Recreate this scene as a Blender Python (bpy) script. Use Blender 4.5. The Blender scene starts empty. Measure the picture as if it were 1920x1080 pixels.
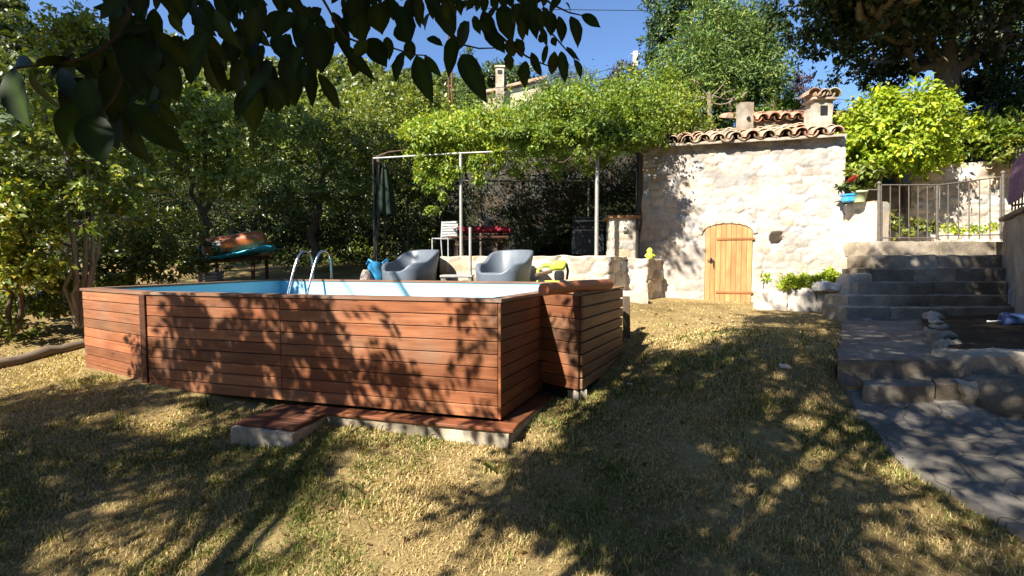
import bpy, math, random
import numpy as np
from mathutils import Vector, noise

# ------------------------------------------------------------------ camera, sky, sun
S = bpy.context.scene
COL = S.collection
F, PITCH, EYE = 880.0, math.radians(3.0), 1.72
cd = bpy.data.cameras.new("camera")
cam = bpy.data.objects.new("camera", cd)
COL.objects.link(cam)
cd.sensor_width = 36.0
cd.lens = 36.0 * F / 1920.0
cd.clip_start, cd.clip_end = 0.05, 2000.0
cam.location = (0, 0, EYE)
cam.rotation_euler = (math.pi / 2 - PITCH, 0, 0)
S.camera = cam

TR = np.array([0.67, 0.74, -0.93])            # the way the sunlight travels
TR = TR / np.linalg.norm(TR)
W = bpy.data.worlds.new("World")
S.world = W
W.use_nodes = True
wn = W.node_tree.nodes
wn.clear()
sky = wn.new("ShaderNodeTexSky")
sky.sky_type = 'NISHITA'
sky.sun_disc = False
sky.sun_elevation = math.asin(-TR[2])
sky.sun_rotation = math.atan2(-TR[0], -TR[1]) % (2 * math.pi)
sky.air_density, sky.dust_density, sky.ozone_density = 1.0, 0.3, 6.0
sky.altitude = 1500
bg = wn.new("ShaderNodeBackground")
bg.inputs[1].default_value = 0.092
wo = wn.new("ShaderNodeOutputWorld")
W.node_tree.links.new(sky.outputs[0], bg.inputs[0])
W.node_tree.links.new(bg.outputs[0], wo.inputs[0])

sd = bpy.data.lights.new("sun", 'SUN')
sd.energy, sd.angle, sd.color = 5.0, math.radians(0.53), (1.0, 0.94, 0.83)
sun = bpy.data.objects.new("sun", sd)
COL.objects.link(sun)
sun.rotation_euler = Vector(TR).to_track_quat('-Z', 'Y').to_euler()
sun.location = (-6, -6, 14)

S.view_settings.view_transform = 'Standard'
S.view_settings.look = 'None'
S.view_settings.exposure = 1.4
S.view_settings.gamma = 1.0
S.view_settings.use_curve_mapping = False
S.render.engine = 'CYCLES'
S.cycles.max_bounces = 6
S.cycles.diffuse_bounces = 3
S.cycles.glossy_bounces = 2
S.cycles.transmission_bounces = 4
S.cycles.caustics_reflective = False
S.cycles.caustics_refractive = False

# ------------------------------------------------------------------ helpers
def A(*a):
    return np.array(a, float)

def at(px, py, Y):
    u, v = (px - 960) / F, (540 - py) / F
    d = A(u, math.cos(PITCH) + v * math.sin(PITCH), -math.sin(PITCH) + v * math.cos(PITCH))
    return A(0, 0, EYE) + d * (Y / d[1])

def proj(p):
    q = np.asarray(p, float) - A(0, 0, EYE)
    z = q[..., 1] * math.cos(PITCH) - q[..., 2] * math.sin(PITCH)
    y = q[..., 1] * math.sin(PITCH) + q[..., 2] * math.cos(PITCH)
    zz = np.where(np.abs(z) < 1e-6, 1e-6, z)
    return 960 + F * q[..., 0] / zz, 540 - F * y / zz, z

def inpoly(x, y, poly):
    x, y = np.asarray(x, float), np.asarray(y, float)
    r = np.zeros(x.shape, bool)
    n = len(poly)
    for i in range(n):
        x1, y1 = poly[i]
        x2, y2 = poly[(i + 1) % n]
        c = (y1 > y) != (y2 > y)
        with np.errstate(divide='ignore', invalid='ignore'):
            r ^= c & (x < (x2 - x1) * (y - y1) / (y2 - y1 + 1e-12) + x1)
    return r

def unit(v):
    v = np.asarray(v, float)
    return v / (np.linalg.norm(v, axis=-1, keepdims=True) + 1e-12)

ORG = {}
def tag(o, label=None, cat=None, group=None, kind=None):
    if label: o['label'] = label
    if cat: o['category'] = cat
    if group: o['group'] = group
    if kind: o['kind'] = kind
    return o

def thing(name, loc, label, cat, group=None):
    o = bpy.data.objects.new(name, None)
    COL.objects.link(o)
    o.empty_display_size = 0.2
    o.location = loc
    ORG[o.name] = A(*loc)
    return tag(o, label, cat, group)

def link(name, me, mat, parent=None, loc=None):
    o = bpy.data.objects.new(name, me)
    COL.objects.link(o)
    if mat is not None:
        for m in (mat if isinstance(mat, (list, tuple)) else [mat]):
            me.materials.append(m)
    if parent is not None:
        o.parent = parent
        org = ORG[parent.name]
    else:
        org = A(0, 0, 0) if loc is None else A(*loc)
        o.location = org
    ORG[o.name] = org
    if np.abs(org).sum() > 0:
        n = len(me.vertices)
        co = np.empty(n * 3)
        me.vertices.foreach_get("co", co)
        co = co.reshape(-1, 3) - org
        me.vertices.foreach_set("co", co.ravel())
    me.update()
    return o

def np_mesh(name, V, Fa, col=None, smooth=False, uv=None):
    """V (n,3); Fa (m,k) all faces the same size; col (n,3) per vertex; uv (m*k,2) per corner"""
    me = bpy.data.meshes.new(name)
    V = np.asarray(V, np.float32)
    Fa = np.asarray(Fa, np.int32)
    m, k = Fa.shape
    me.vertices.add(len(V))
    me.vertices.foreach_set("co", V.ravel())
    me.loops.add(m * k)
    me.loops.foreach_set("vertex_index", Fa.ravel())
    me.polygons.add(m)
    me.polygons.foreach_set("loop_start", np.arange(m, dtype=np.int32) * k)
    try:
        me.polygons.foreach_set("loop_total", np.full(m, k, np.int32))
    except Exception:
        pass
    if smooth:
        me.polygons.foreach_set("use_smooth", np.ones(m, bool))
    if col is not None:
        a = me.color_attributes.new("col", 'FLOAT_COLOR', 'POINT')
        c = np.ones((len(V), 4), np.float32)
        c[:, :3] = col
        a.data.foreach_set("color", c.ravel())
    if uv is not None:
        u = me.uv_layers.new(name="UVMap")
        u.data.foreach_set("uv", np.asarray(uv, np.float32).ravel())
    me.update(calc_edges=True)
    me.validate()
    return me

class MB:
    def __init__(s):
        s.v, s.f, s.c, s.sm, s.uv = [], [], [], [], []
    def add(s, vs, fs, col=(1, 1, 1), smooth=False, uvs=None):
        b = len(s.v)
        s.v += [tuple(float(q) for q in p) for p in vs]
        s.c += [col] * len(vs)
        for i, f in enumerate(fs):
            s.f.append(tuple(b + j for j in f))
            s.sm.append(smooth)
            s.uv.append(uvs[i] if uvs else [(0, 0)] * len(f))
        return b
    def box(s, o, ax, ay, az, col=(1, 1, 1), bev=0.0, uvo=None):
        """box from corner o along the three edge vectors; bevelled edges; uv runs along ax"""
        o, ax, ay, az = (np.asarray(q, float) for q in (o, ax, ay, az))
        L = [np.linalg.norm(q) for q in (ax, ay, az)]
        b = min(bev, 0.45 * min(L))
        if uvo is None:
            uvo = (random.random() * 50, random.random() * 50)
        def uvf(p):
            d = p - o
            x = d @ ax / L[0] ** 1
            y = d @ ay / L[1]
            z = d @ az / L[2]
            return (x + uvo[0], y + z + uvo[1])
        if b <= 0:
            P = [o, o + ax, o + ax + ay, o + ay, o + az, o + ax + az, o + ax + ay + az, o + ay + az]
            fs = [(0, 3, 2, 1), (4, 5, 6, 7), (0, 1, 5, 4), (1, 2, 6, 5), (2, 3, 7, 6), (3, 0, 4, 7)]
        else:
            P, idx = [], {}
            ua, ub, uc = ax / L[0], ay / L[1], az / L[2]
            for i in (0, 1):
                for j in (0, 1):
                    for k in (0, 1):
                        c = o + ax * i + ay * j + az * k
                        si, sj, sk = (1 - 2 * i) * b, (1 - 2 * j) * b, (1 - 2 * k) * b
                        idx[(i, j, k, 0)] = len(P); P.append(c + ub * sj + uc * sk)
                        idx[(i, j, k, 1)] = len(P); P.append(c + ua * si + uc * sk)
                        idx[(i, j, k, 2)] = len(P); P.append(c + ua * si + ub * sj)
            fs = []
            q4 = [(0, 0), (1, 0), (1, 1), (0, 1)]
            for i in (0, 1):
                fs.append([idx[(i, a, c, 0)] for a, c in q4])
                fs.append([idx[(a, i, c, 1)] for a, c in q4])
                fs.append([idx[(a, c, i, 2)] for a, c in q4])
            for a in (0, 1):
                for c in (0, 1):
                    fs.append([idx[(0, a, c, 1)], idx[(1, a, c, 1)], idx[(1, a, c, 2)], idx[(0, a, c, 2)]])
                    fs.append([idx[(a, 0, c, 0)], idx[(a, 1, c, 0)], idx[(a, 1, c, 2)], idx[(a, 0, c, 2)]])
                    fs.append([idx[(a, c, 0, 0)], idx[(a, c, 1, 0)], idx[(a, c, 1, 1)], idx[(a, c, 0, 1)]])
            for key in [(i, j, k) for i in (0, 1) for j in (0, 1) for k in (0, 1)]:
                fs.append([idx[key + (0,)], idx[key + (1,)], idx[key + (2,)]])
            cen = o + (ax + ay + az) / 2
            g = []
            for f in fs:
                p = [P[t] for t in f]
                nrm = np.cross(p[1] - p[0], p[2] - p[0])
                g.append(f if nrm @ (sum(p) / len(p) - cen) > 0 else f[::-1])
            fs = g
        s.add(P, fs, col, False, [[uvf(np.asarray(P[t])) for t in f] for f in fs])
    def bar(s, a, b, w, h, up=(0, 0, 1), col=(1, 1, 1), bev=0.0):
        a, b = np.asarray(a, float), np.asarray(b, float)
        d = b - a
        n = unit(np.cross(d, up)) if np.linalg.norm(np.cross(unit(d), up)) > 1e-3 else A(1, 0, 0)
        u = unit(np.cross(n, d))
        s.box(a - n * w / 2 - u * h / 2, d, n * w, u * h, col, bev)
    def tube(s, pts, rad, seg=8, col=(1, 1, 1), cap=True):
        pts = [np.asarray(p, float) for p in pts]
        if not hasattr(rad, '__len__'):
            rad = [rad] * len(pts)
        n = len(pts)
        T = [unit(pts[min(i + 1, n - 1)] - pts[max(i - 1, 0)]) for i in range(n)]
        ref = A(0, 0, 1) if abs(T[0][2]) < 0.9 else A(1, 0, 0)
        N = unit(np.cross(T[0], ref))
        vs, uvs, fs = [], [], []
        ln = 0
        LL = [0]
        for i in range(1, n):
            ln += np.linalg.norm(pts[i] - pts[i - 1]); LL.append(ln)
        u0 = random.random() * 30
        for i in range(n):
            N = unit(N - T[i] * (N @ T[i]))
            B = np.cross(T[i], N)
            for k in range(seg):
                t = 2 * math.pi * k / seg
                vs.append(pts[i] + rad[i] * (N * math.cos(t) + B * math.sin(t)))
        for i in range(n - 1):
            for k in range(seg):
                k2 = (k + 1) % seg
                fs.append((i * seg + k, i * seg + k2, (i + 1) * seg + k2, (i + 1) * seg + k))
                r = rad[i] * 6.28 / seg
                uvs.append([(LL[i] + u0, k * r), (LL[i] + u0, (k + 1) * r), (LL[i + 1] + u0, (k + 1) * r), (LL[i + 1] + u0, k * r)])
        s.add(vs, fs, col, True, uvs)
        if cap:
            s.add(vs[:seg], [tuple(range(seg))[::-1]], col)
            s.add(vs[-seg:], [tuple(range(seg))], col)
    def lathe(s, base, prof, seg=20, col=(1, 1, 1), axis=(0, 0, 1), smooth=True):
        base = np.asarray(base, float)
        ax = unit(axis)
        n = unit(np.cross(ax, A(0, 1, 0.03)))
        b = np.cross(ax, n)
        vs = []
        for r, h in prof:
            for k in range(seg):
                t = 2 * math.pi * k / seg
                vs.append(base + ax * h + r * (n * math.cos(t) + b * math.sin(t)))
        fs = []
        for i in range(len(prof) - 1):
            for k in range(seg):
                k2 = (k + 1) % seg
                fs.append((i * seg + k, i * seg + k2, (i + 1) * seg + k2, (i + 1) * seg + k))
        s.add(vs, fs, col, smooth)
        s.add(vs[:seg], [tuple(range(seg))[::-1]], col)
        s.add(vs[-seg:], [tuple(range(seg))], col)
    def prism(s, outline, o, ex, ey, en, depth, col=(1, 1, 1)):
        o, ex, ey, en = (np.asarray(q, float) for q in (o, ex, ey, en))
        fr = [o + ex * a + ey * b for a, b in outline]
        bk = [p - en * depth for p in fr]
        n = len(fr)
        fs = [tuple(range(n)), tuple(range(n, 2 * n))[::-1]]
        uv = [[(b, a) for a, b in outline], [(b, a) for a, b in outline][::-1]]
        for i in range(n):
            j = (i + 1) % n
            fs.append((i, n + i, n + j, j)); uv.append([(0, 0)] * 4)
        s.add(fr + bk, fs, col, False, uv)
    def grid(s, P, col=None, smooth=True):
        """P (n,m,3)"""
        n, m = P.shape[:2]
        b = len(s.v)
        vs = P.reshape(-1, 3)
        fs = [(i * m + j, (i + 1) * m + j, (i + 1) * m + j + 1, i * m + j + 1) for i in range(n - 1) for j in range(m - 1)]
        s.add(vs, fs, (1, 1, 1), smooth)
        if col is not None:
            cc = np.asarray(col).reshape(-1, 3)
            for i in range(len(vs)):
                s.c[b + i] = tuple(cc[i])
    def rough(s, o, ax, ay, az, amp=0.02, step=0.1, fr=4.0, col=(1, 1, 1), rnd=0.03):
        """a box with rounded, uneven hewn faces"""
        o, ax, ay, az = (np.asarray(q, float) for q in (o, ax, ay, az))
        L = [np.linalg.norm(q) for q in (ax, ay, az)]
        E = [ax / L[0], ay / L[1], az / L[2]]
        sh = A(random.random() * 40, random.random() * 40, 0)
        cen = (ax + ay + az) / 2
        def wob(q):
            t = q.copy()
            h = A(*L) / 2
            r = min(rnd, 0.4 * min(L))
            c0 = t - h
            inner = np.clip(c0, -(h - r), h - r)
            dv = c0 - inner
            l = np.linalg.norm(dv)
            if l > 1e-9:
                c0 = inner + dv / l * r
            pw = o + E[0] * (c0[0] + h[0]) + E[1] * (c0[1] + h[1]) + E[2] * (c0[2] + h[2])
            nv = noise.noise_vector(Vector(pw * fr + sh)) * amp + noise.noise_vector(Vector(pw * fr * 3.1 + sh)) * amp * 0.4
            return pw + A(*nv)
        for a, b, c in ((0, 1, 2), (1, 2, 0), (2, 0, 1)):
            na, nb = max(2, int(L[a] / step)), max(2, int(L[b] / step))
            for side in (0, 1):
                P = np.zeros((na + 1, nb + 1, 3))
                for i in range(na + 1):
                    for j in range(nb + 1):
                        q = np.zeros(3); q[a] = L[a] * i / na; q[b] = L[b] * j / nb; q[c] = L[c] * side
                        P[i, j] = wob(q)
                s.grid(P if side else P[::-1], np.tile(np.array(col), ((na + 1), (nb + 1), 1)))
    def build(s, name, mat, parent=None, loc=None):
        me = bpy.data.meshes.new(name)
        me.from_pydata(s.v, [], s.f)
        me.polygons.foreach_set("use_smooth", np.array(s.sm, bool))
        a = me.color_attributes.new("col", 'FLOAT_COLOR', 'POINT')
        c = np.ones((len(s.v), 4), np.float32)
        c[:, :3] = np.array(s.c)
        a.data.foreach_set("color", c.ravel())
        u = me.uv_layers.new(name="UVMap")
        u.data.foreach_set("uv", np.array([q for f in s.uv for q in f], np.float32).ravel())
        me.validate()
        return link(name, me, mat, parent, loc)

# ------------------------------------------------------------------ materials
def new_mat(name):
    m = bpy.data.materials.new(name)
    m.use_nodes = True
    nt = m.node_tree
    nt.nodes.clear()
    out = nt.nodes.new("ShaderNodeOutputMaterial")
    return m, nt, out

def N(nt, typ, **kw):
    n = nt.nodes.new("ShaderNode" + typ)
    for k, v in kw.items():
        setattr(n, k, v)
    return n

def mathn(nt, op, a, b=None, clamp=False):
    n = N(nt, "Math", operation=op, use_clamp=clamp)
    for i, q in enumerate((a, b)):
        if q is None: continue
        if isinstance(q, (int, float)): n.inputs[i].default_value = q
        else: nt.links.new(q, n.inputs[i])
    return n.outputs[0]

def mixc(nt, typ, fac, a, b):
    n = N(nt, "MixRGB", blend_type=typ)
    for i, q in enumerate((fac, a, b)):
        if isinstance(q, (int, float)): n.inputs[i].default_value = q
        elif isinstance(q, (tuple, list)): n.inputs[i].default_value = tuple(q) + (1,)
        else: nt.links.new(q, n.inputs[i])
    return n.outputs[0]

def attr(nt):
    return N(nt, "Attribute", attribute_name="col").outputs[0]

def ramp(nt, fac, stops):
    n = N(nt, "ValToRGB")
    e = n.color_ramp.elements
    while len(e) < len(stops): e.new(0.5)
    for i, (p, c) in enumerate(stops):
        e[i].position = p
        e[i].color = tuple(c) + (1,) if hasattr(c, '__len__') else (c, c, c, 1)
    nt.links.new(fac, n.inputs[0])
    return n.outputs[0]

def noisen(nt, vec, scale, detail=4, rough=0.6):
    n = N(nt, "TexNoise")
    n.inputs['Scale'].default_value = scale
    n.inputs['Detail'].default_value = detail
    n.inputs['Roughness'].default_value = rough
    if vec is not None: nt.links.new(vec, n.inputs['Vector'])
    return n.outputs[0]

def bumpn(nt, h, strength=0.5, dist=0.02):
    b = N(nt, "Bump")
    b.inputs['Strength'].default_value = strength
    b.inputs['Distance'].default_value = dist
    nt.links.new(h, b.inputs['Height'])
    return b.outputs[0]

def pos(nt):
    return N(nt, "NewGeometry").outputs['Position']

def objc(nt):
    return N(nt, "TexCoord").outputs['Object']

def principled(nt, out, color, rough=0.7, metal=0.0, spec=0.3, normal=None):
    p = N(nt, "BsdfPrincipled")
    if isinstance(color, (tuple, list)): p.inputs['Base Color'].default_value = tuple(color) + (1,)
    else: nt.links.new(color, p.inputs['Base Color'])
    if isinstance(rough, (int, float)): p.inputs['Roughness'].default_value = rough
    else: nt.links.new(rough, p.inputs['Roughness'])
    p.inputs['Metallic'].default_value = metal
    p.inputs['Specular IOR Level'].default_value = spec
    if normal is not None: nt.links.new(normal, p.inputs['Normal'])
    if out is not None: nt.links.new(p.outputs[0], out.inputs[0])
    return p

def leaf_mat(name, base, trans=0.3, rough=0.42, spec=0.4):
    m, nt, out = new_mat(name)
    c = mixc(nt, 'MULTIPLY', 1.0, base, attr(nt))
    p = principled(nt, None, c, rough, 0, spec)
    t = N(nt, "BsdfTranslucent")
    tc = mixc(nt, 'MULTIPLY', 1.0, c, (1.25, 1.3, 0.55))
    nt.links.new(tc, t.inputs[0])
    mx = N(nt, "MixShader")
    mx.inputs[0].default_value = trans
    nt.links.new(p.outputs[0], mx.inputs[1]); nt.links.new(t.outputs[0], mx.inputs[2])
    nt.links.new(mx.outputs[0], out.inputs[0])
    return m

def wood_mat(name, a, b, rough=0.55, fade=None, knots=True, use_attr=True):
    m, nt, out = new_mat(name)
    uv = N(nt, "UVMap").outputs[0]
    mp = N(nt, "Mapping")
    mp.inputs['Scale'].default_value = (1.6, 34, 1)
    nt.links.new(uv, mp.inputs[0])
    g = noisen(nt, mp.outputs[0], 1.0, 6, 0.65)
    mp2 = N(nt, "Mapping"); mp2.inputs['Scale'].default_value = (1.1, 2.5, 1)
    nt.links.new(uv, mp2.inputs[0])
    big = noisen(nt, mp2.outputs[0], 1.3, 3)
    c = ramp(nt, g, [(0.28, b), (0.72, a)])
    c = mixc(nt, 'MULTIPLY', 0.75, c, ramp(nt, big, [(0.3, (0.62, 0.56, 0.55)), (0.7, (1.25, 1.22, 1.2))]))
    if knots:
        mp3 = N(nt, "Mapping"); mp3.inputs['Scale'].default_value = (2.2, 9, 1)
        nt.links.new(uv, mp3.inputs[0])
        vo = N(nt, "TexVoronoi"); vo.inputs['Scale'].default_value = 1.0
        nt.links.new(mp3.outputs[0], vo.inputs['Vector'])
        k = ramp(nt, vo.outputs['Distance'], [(0.05, 0.35), (0.14, 1.0)])
        c = mixc(nt, 'MULTIPLY', 0.8, c, k)
    if fade:
        f = ramp(nt, noisen(nt, pos(nt), 1.7, 4), [(0.50, 0.0), (0.72, 0.55)])
        c = mixc(nt, 'MIX', f, c, fade)
    if use_attr:
        c = mixc(nt, 'MULTIPLY', 1.0, c, attr(nt))
    principled(nt, out, c, rough, 0, 0.3, bumpn(nt, g, 0.35, 0.006))
    return m

def stone_mat(name, scale=1.0, tint=(1, 1, 1), bump=0.5, lichen=0.35):
    m, nt, out = new_mat(name)
    p = pos(nt)
    n1 = noisen(nt, p, 3.0 * scale, 5)
    n2 = noisen(nt, p, 22 * scale, 5, 0.7)
    n3 = noisen(nt, p, 0.7 * scale, 3)
    c = mixc(nt, 'MULTIPLY', 1.0, attr(nt), ramp(nt, n1, [(0.3, (0.72, 0.71, 0.70)), (0.7, (1.15, 1.13, 1.1))]))
    c = mixc(nt, 'MULTIPLY', 0.8, c, ramp(nt, n2, [(0.3, (0.72, 0.7, 0.68)), (0.65, (1.1, 1.1, 1.1))]))
    c = mixc(nt, 'MULTIPLY', lichen, c, ramp(nt, n3, [(0.38, (0.55, 0.52, 0.47)), (0.62, (1.1, 1.1, 1.1))]))
    c = mixc(nt, 'MULTIPLY', 1.0, c, tint)
    principled(nt, out, c, 0.9, 0, 0.15, bumpn(nt, n2, bump, 0.02))
    return m

def plain_mat(name, color, rough=0.5, metal=0.0, spec=0.4, var=0.12, scale=8.0, bump=0.0, use_attr=True):
    m, nt, out = new_mat(name)
    n = noisen(nt, objc(nt), scale, 4)
    c = mixc(nt, 'MULTIPLY', 1.0, color, ramp(nt, n, [(0.3, 1 - var), (0.7, 1 + var * 0.6)]))
    if use_attr: c = mixc(nt, 'MULTIPLY', 1.0, c, attr(nt))
    r = ramp(nt, n, [(0.3, max(0, rough - 0.08)), (0.7, min(1, rough + 0.1))])
    principled(nt, out, c, r, metal, spec, bumpn(nt, n, bump, 0.01) if bump else None)
    return m

def bark_mat(name, a, b):
    m, nt, out = new_mat(name)
    p = objc(nt)
    mp = N(nt, "Mapping"); mp.inputs['Scale'].default_value = (9, 9, 2.2)
    nt.links.new(p, mp.inputs[0])
    n = noisen(nt, mp.outputs[0], 2.0, 6, 0.7)
    c = ramp(nt, n, [(0.32, b), (0.68, a)])
    principled(nt, out, c, 0.9, 0, 0.15, bumpn(nt, n, 0.8, 0.03))
    return m

M = {}
M['red_wood'] = wood_mat("red stained boards", (0.345, 0.140, 0.062), (0.17, 0.057, 0.025), 0.55, (0.22, 0.135, 0.085))
M['box_wood'] = wood_mat("brown larch boards", (0.34, 0.19, 0.095), (0.20, 0.10, 0.045), 0.6, None)
M['dark_wood'] = wood_mat("dark brown boards", (0.10, 0.042, 0.022), (0.055, 0.022, 0.012), 0.6, None)
M['rim_wood'] = wood_mat("weathered rim boards", (0.30, 0.17, 0.11), (0.17, 0.09, 0.055), 0.55, (0.33, 0.27, 0.22))
M['door_wood'] = wood_mat("honey varnished door boards", (0.58, 0.325, 0.145), (0.46, 0.23, 0.09), 0.5, None, False)
M['old_wood'] = wood_mat("grey old timber", (0.22, 0.17, 0.12), (0.11, 0.08, 0.055), 0.85, None)
M['stone'] = stone_mat("pale rubble stone", 1.0, (1, 1, 1))
M['steps'] = stone_mat("worn grey stone", 1.0, (0.72, 0.67, 0.60), 0.7, 1.0)
M['concrete'] = stone_mat("pale concrete", 1.4, (0.72, 0.68, 0.62), 0.5, 1.0)
M['render'] = stone_mat("grey roughcast", 1.2, (0.82, 0.77, 0.72), 0.9, 0.7)
M['tile'] = stone_mat("terracotta tiles", 2.0, (1, 1, 1), 0.35, 0.8)
M['steel'] = plain_mat("polished steel", (0.72, 0.73, 0.75), 0.18, 1.0, 0.5, 0.05)
M['grey_metal'] = plain_mat("dull galvanised metal", (0.42, 0.40, 0.37), 0.55, 0.4, 0.4, 0.2, 20)
M['iron'] = plain_mat("weathered iron", (0.16, 0.135, 0.11), 0.6, 0.3, 0.4, 0.3, 20)
M['dark_iron'] = plain_mat("black iron", (0.03, 0.03, 0.032), 0.5, 0.3, 0.4, 0.2, 15)
M['plastic_grey'] = plain_mat("slate grey plastic", (0.12, 0.14, 0.168), 0.42, 0, 0.45, 0.07, 5)
M['liner'] = plain_mat("pale blue liner", (0.42, 0.70, 0.87), 0.35, 0, 0.4, 0.03, 2)
M['terracotta'] = plain_mat("orange plastic tube", (0.50, 0.17, 0.075), 0.5, 0, 0.35, 0.15, 6)
M['orange'] = plain_mat("orange inflatable vinyl", (0.40, 0.115, 0.03), 0.35, 0, 0.5, 0.12, 6)
M['blue'] = plain_mat("turquoise vinyl", (0.03, 0.33, 0.50), 0.35, 0, 0.5, 0.15, 6)
M['sky_blue'] = plain_mat("bright blue plastic", (0.06, 0.38, 0.72), 0.4, 0, 0.5, 0.12, 9)
M['white'] = plain_mat("off white plastic", (0.72, 0.72, 0.70), 0.5, 0, 0.4, 0.08, 8)
M['grey_white'] = plain_mat("worn pale grey plastic", (0.42, 0.42, 0.42), 0.6, 0, 0.4, 0.3, 18)
M['lime'] = plain_mat("lime plastic", (0.62, 0.72, 0.08), 0.4, 0, 0.45, 0.1, 9)
M['red'] = plain_mat("dark red cloth", (0.34, 0.03, 0.05), 0.75, 0, 0.2, 0.2, 14, 0.3)
M['green_cloth'] = plain_mat("dark green canvas", (0.022, 0.034, 0.022), 0.85, 0, 0.15, 0.2, 10, 0.3)
M['purple_cloth'] = plain_mat("mauve towelling", (0.30, 0.17, 0.20), 0.95, 0, 0.1, 0.3, 25, 0.6)
M['black'] = plain_mat("black enamel", (0.02, 0.021, 0.022), 0.45, 0, 0.4, 0.15, 8)
M['soil'] = plain_mat("dark soil", (0.05, 0.037, 0.025), 0.95, 0, 0.1, 0.5, 5, 1.0, False)
M['pot_green'] = plain_mat("pale green pot", (0.48, 0.55, 0.30), 0.6, 0, 0.3, 0.1, 9)
M['rust'] = plain_mat("rusty steel", (0.20, 0.085, 0.05), 0.8, 0.1, 0.3, 0.35, 6, 0.4)
M['plaster'] = plain_mat("ochre plaster", (0.58, 0.46, 0.32), 0.9, 0, 0.1, 0.15, 2, 0.3)
M['wire'] = plain_mat("dark cable", (0.03, 0.03, 0.03), 0.7)
M['bark'] = bark_mat("brown bark", (0.17, 0.125, 0.085), (0.06, 0.042, 0.03))
M['pale_bark'] = bark_mat("pale grey bark", (0.32, 0.27, 0.20), (0.14, 0.11, 0.08))
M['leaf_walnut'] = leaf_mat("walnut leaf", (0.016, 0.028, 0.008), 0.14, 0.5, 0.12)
M['leaf_hedge'] = leaf_mat("hedge leaf", (0.19, 0.22, 0.036), 0.30, 0.38, 0.5)
M['leaf_dark'] = leaf_mat("dark leaf", (0.050, 0.080, 0.022), 0.25)
M['leaf_vine'] = leaf_mat("vine leaf", (0.165, 0.230, 0.032), 0.33)
M['leaf_lime'] = leaf_mat("lime leaf", (0.33, 0.42, 0.035), 0.33)
M['leaf_conifer'] = leaf_mat("conifer spray", (0.18, 0.25, 0.07), 0.25, 0.6, 0.2)
M['leaf_olive'] = leaf_mat("grey green leaf", (0.17, 0.19, 0.11), 0.25, 0.6, 0.2)
M['leaf_purple'] = leaf_mat("purple leaf", (0.085, 0.05, 0.06), 0.25)
M['leaf_red'] = leaf_mat("red petal", (0.5, 0.05, 0.03), 0.3)
M['grass'] = leaf_mat("grass blade", (1, 1, 1), 0.3, 0.6, 0.15)

def ground_mat():
    m, nt, out = new_mat("dry lawn soil")
    p = pos(nt)
    n1 = noisen(nt, p, 0.9, 5)
    n2 = noisen(nt, p, 28, 6, 0.75)
    n3 = noisen(nt, p, 5, 5)
    c = ramp(nt, n1, [(0.34, (0.22, 0.155, 0.065)), (0.5, (0.32, 0.23, 0.105)), (0.66, (0.40, 0.30, 0.14))])
    c = mixc(nt, 'MULTIPLY', 0.85, c, ramp(nt, n2, [(0.3, (0.5, 0.47, 0.42)), (0.65, (1.15, 1.15, 1.1))]))
    c = mixc(nt, 'MIX', ramp(nt, n3, [(0.5, 0.0), (0.68, 0.55)]), c, (0.16, 0.14, 0.05))
    h = mathn(nt, 'ADD', n2, n3)
    principled(nt, out, c, 0.95, 0, 0.1, bumpn(nt, h, 0.9, 0.03))
    return m
M['ground'] = ground_mat()

def flag_mat():
    m, nt, out = new_mat("grey flagstones")
    p = pos(nt)
    mp = N(nt, "Mapping"); mp.inputs['Scale'].default_value = (1, 1, 0.01)
    nt.links.new(p, mp.inputs[0])
    nz = N(nt, "TexNoise"); nz.inputs['Scale'].default_value = 2.2; nt.links.new(mp.outputs[0], nz.inputs['Vector'])
    w = mixc(nt, 'LINEAR_LIGHT', 0.22, mp.outputs[0], nz.outputs['Color'])
    v = N(nt, "TexVoronoi", feature='DISTANCE_TO_EDGE'); v.inputs['Scale'].default_value = 3.3
    nt.links.new(w, v.inputs['Vector'])
    v2 = N(nt, "TexVoronoi"); v2.inputs['Scale'].default_value = 3.3
    nt.links.new(w, v2.inputs['Vector'])
    e = ramp(nt, v.outputs['Distance'], [(0.004, 0.0), (0.022, 1.0)])
    n2 = noisen(nt, p, 16, 6, 0.7)
    n1 = noisen(nt, p, 2.4, 4)
    c = mixc(nt, 'MIX', v2.outputs['Color'], (0.17, 0.15, 0.125), (0.27, 0.24, 0.205))
    c = mixc(nt, 'MULTIPLY', 0.8, c, ramp(nt, n2, [(0.3, (0.65, 0.65, 0.65)), (0.7, (1.15, 1.15, 1.15))]))
    c = mixc(nt, 'MULTIPLY', 0.8, c, ramp(nt, n1, [(0.35, (0.62, 0.6, 0.56)), (0.65, (1.1, 1.1, 1.1))]))
    c = mixc(nt, 'MIX', mathn(nt, 'MAXIMUM', e, mathn(nt, 'MULTIPLY', n1, 0.9)), (0.13, 0.115, 0.085), c)
    h = mathn(nt, 'ADD', mathn(nt, 'MULTIPLY', e, 0.6), mathn(nt, 'ADD', mathn(nt, 'MULTIPLY', n2, 0.5), mathn(nt, 'MULTIPLY', n1, 1.2)))
    principled(nt, out, c, 0.85, 0, 0.2, bumpn(nt, h, 0.8, 0.02))
    return m
M['flag'] = flag_mat()

# ------------------------------------------------------------------ layout of the pool in plan (metres)
RIM = float(at(935, 561, 4.42)[2])
def on_level(px, py, z):
    a, b = at(px, py, 1.0), at(px, py, 2.0)
    t = (z - a[2]) / (b[2] - a[2])
    return a + (b - a) * t
FR = on_level(935, 561, RIM); FL1 = on_level(272, 547.5, RIM); FL2 = on_level(159, 540.5, RIM)
BL = on_level(524, 523.2, RIM); BR = on_level(1124, 530.2, RIM)
POOL = [FR, FL1, FL2, BL, BR]
WALLB = RIM - 1.145

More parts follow.
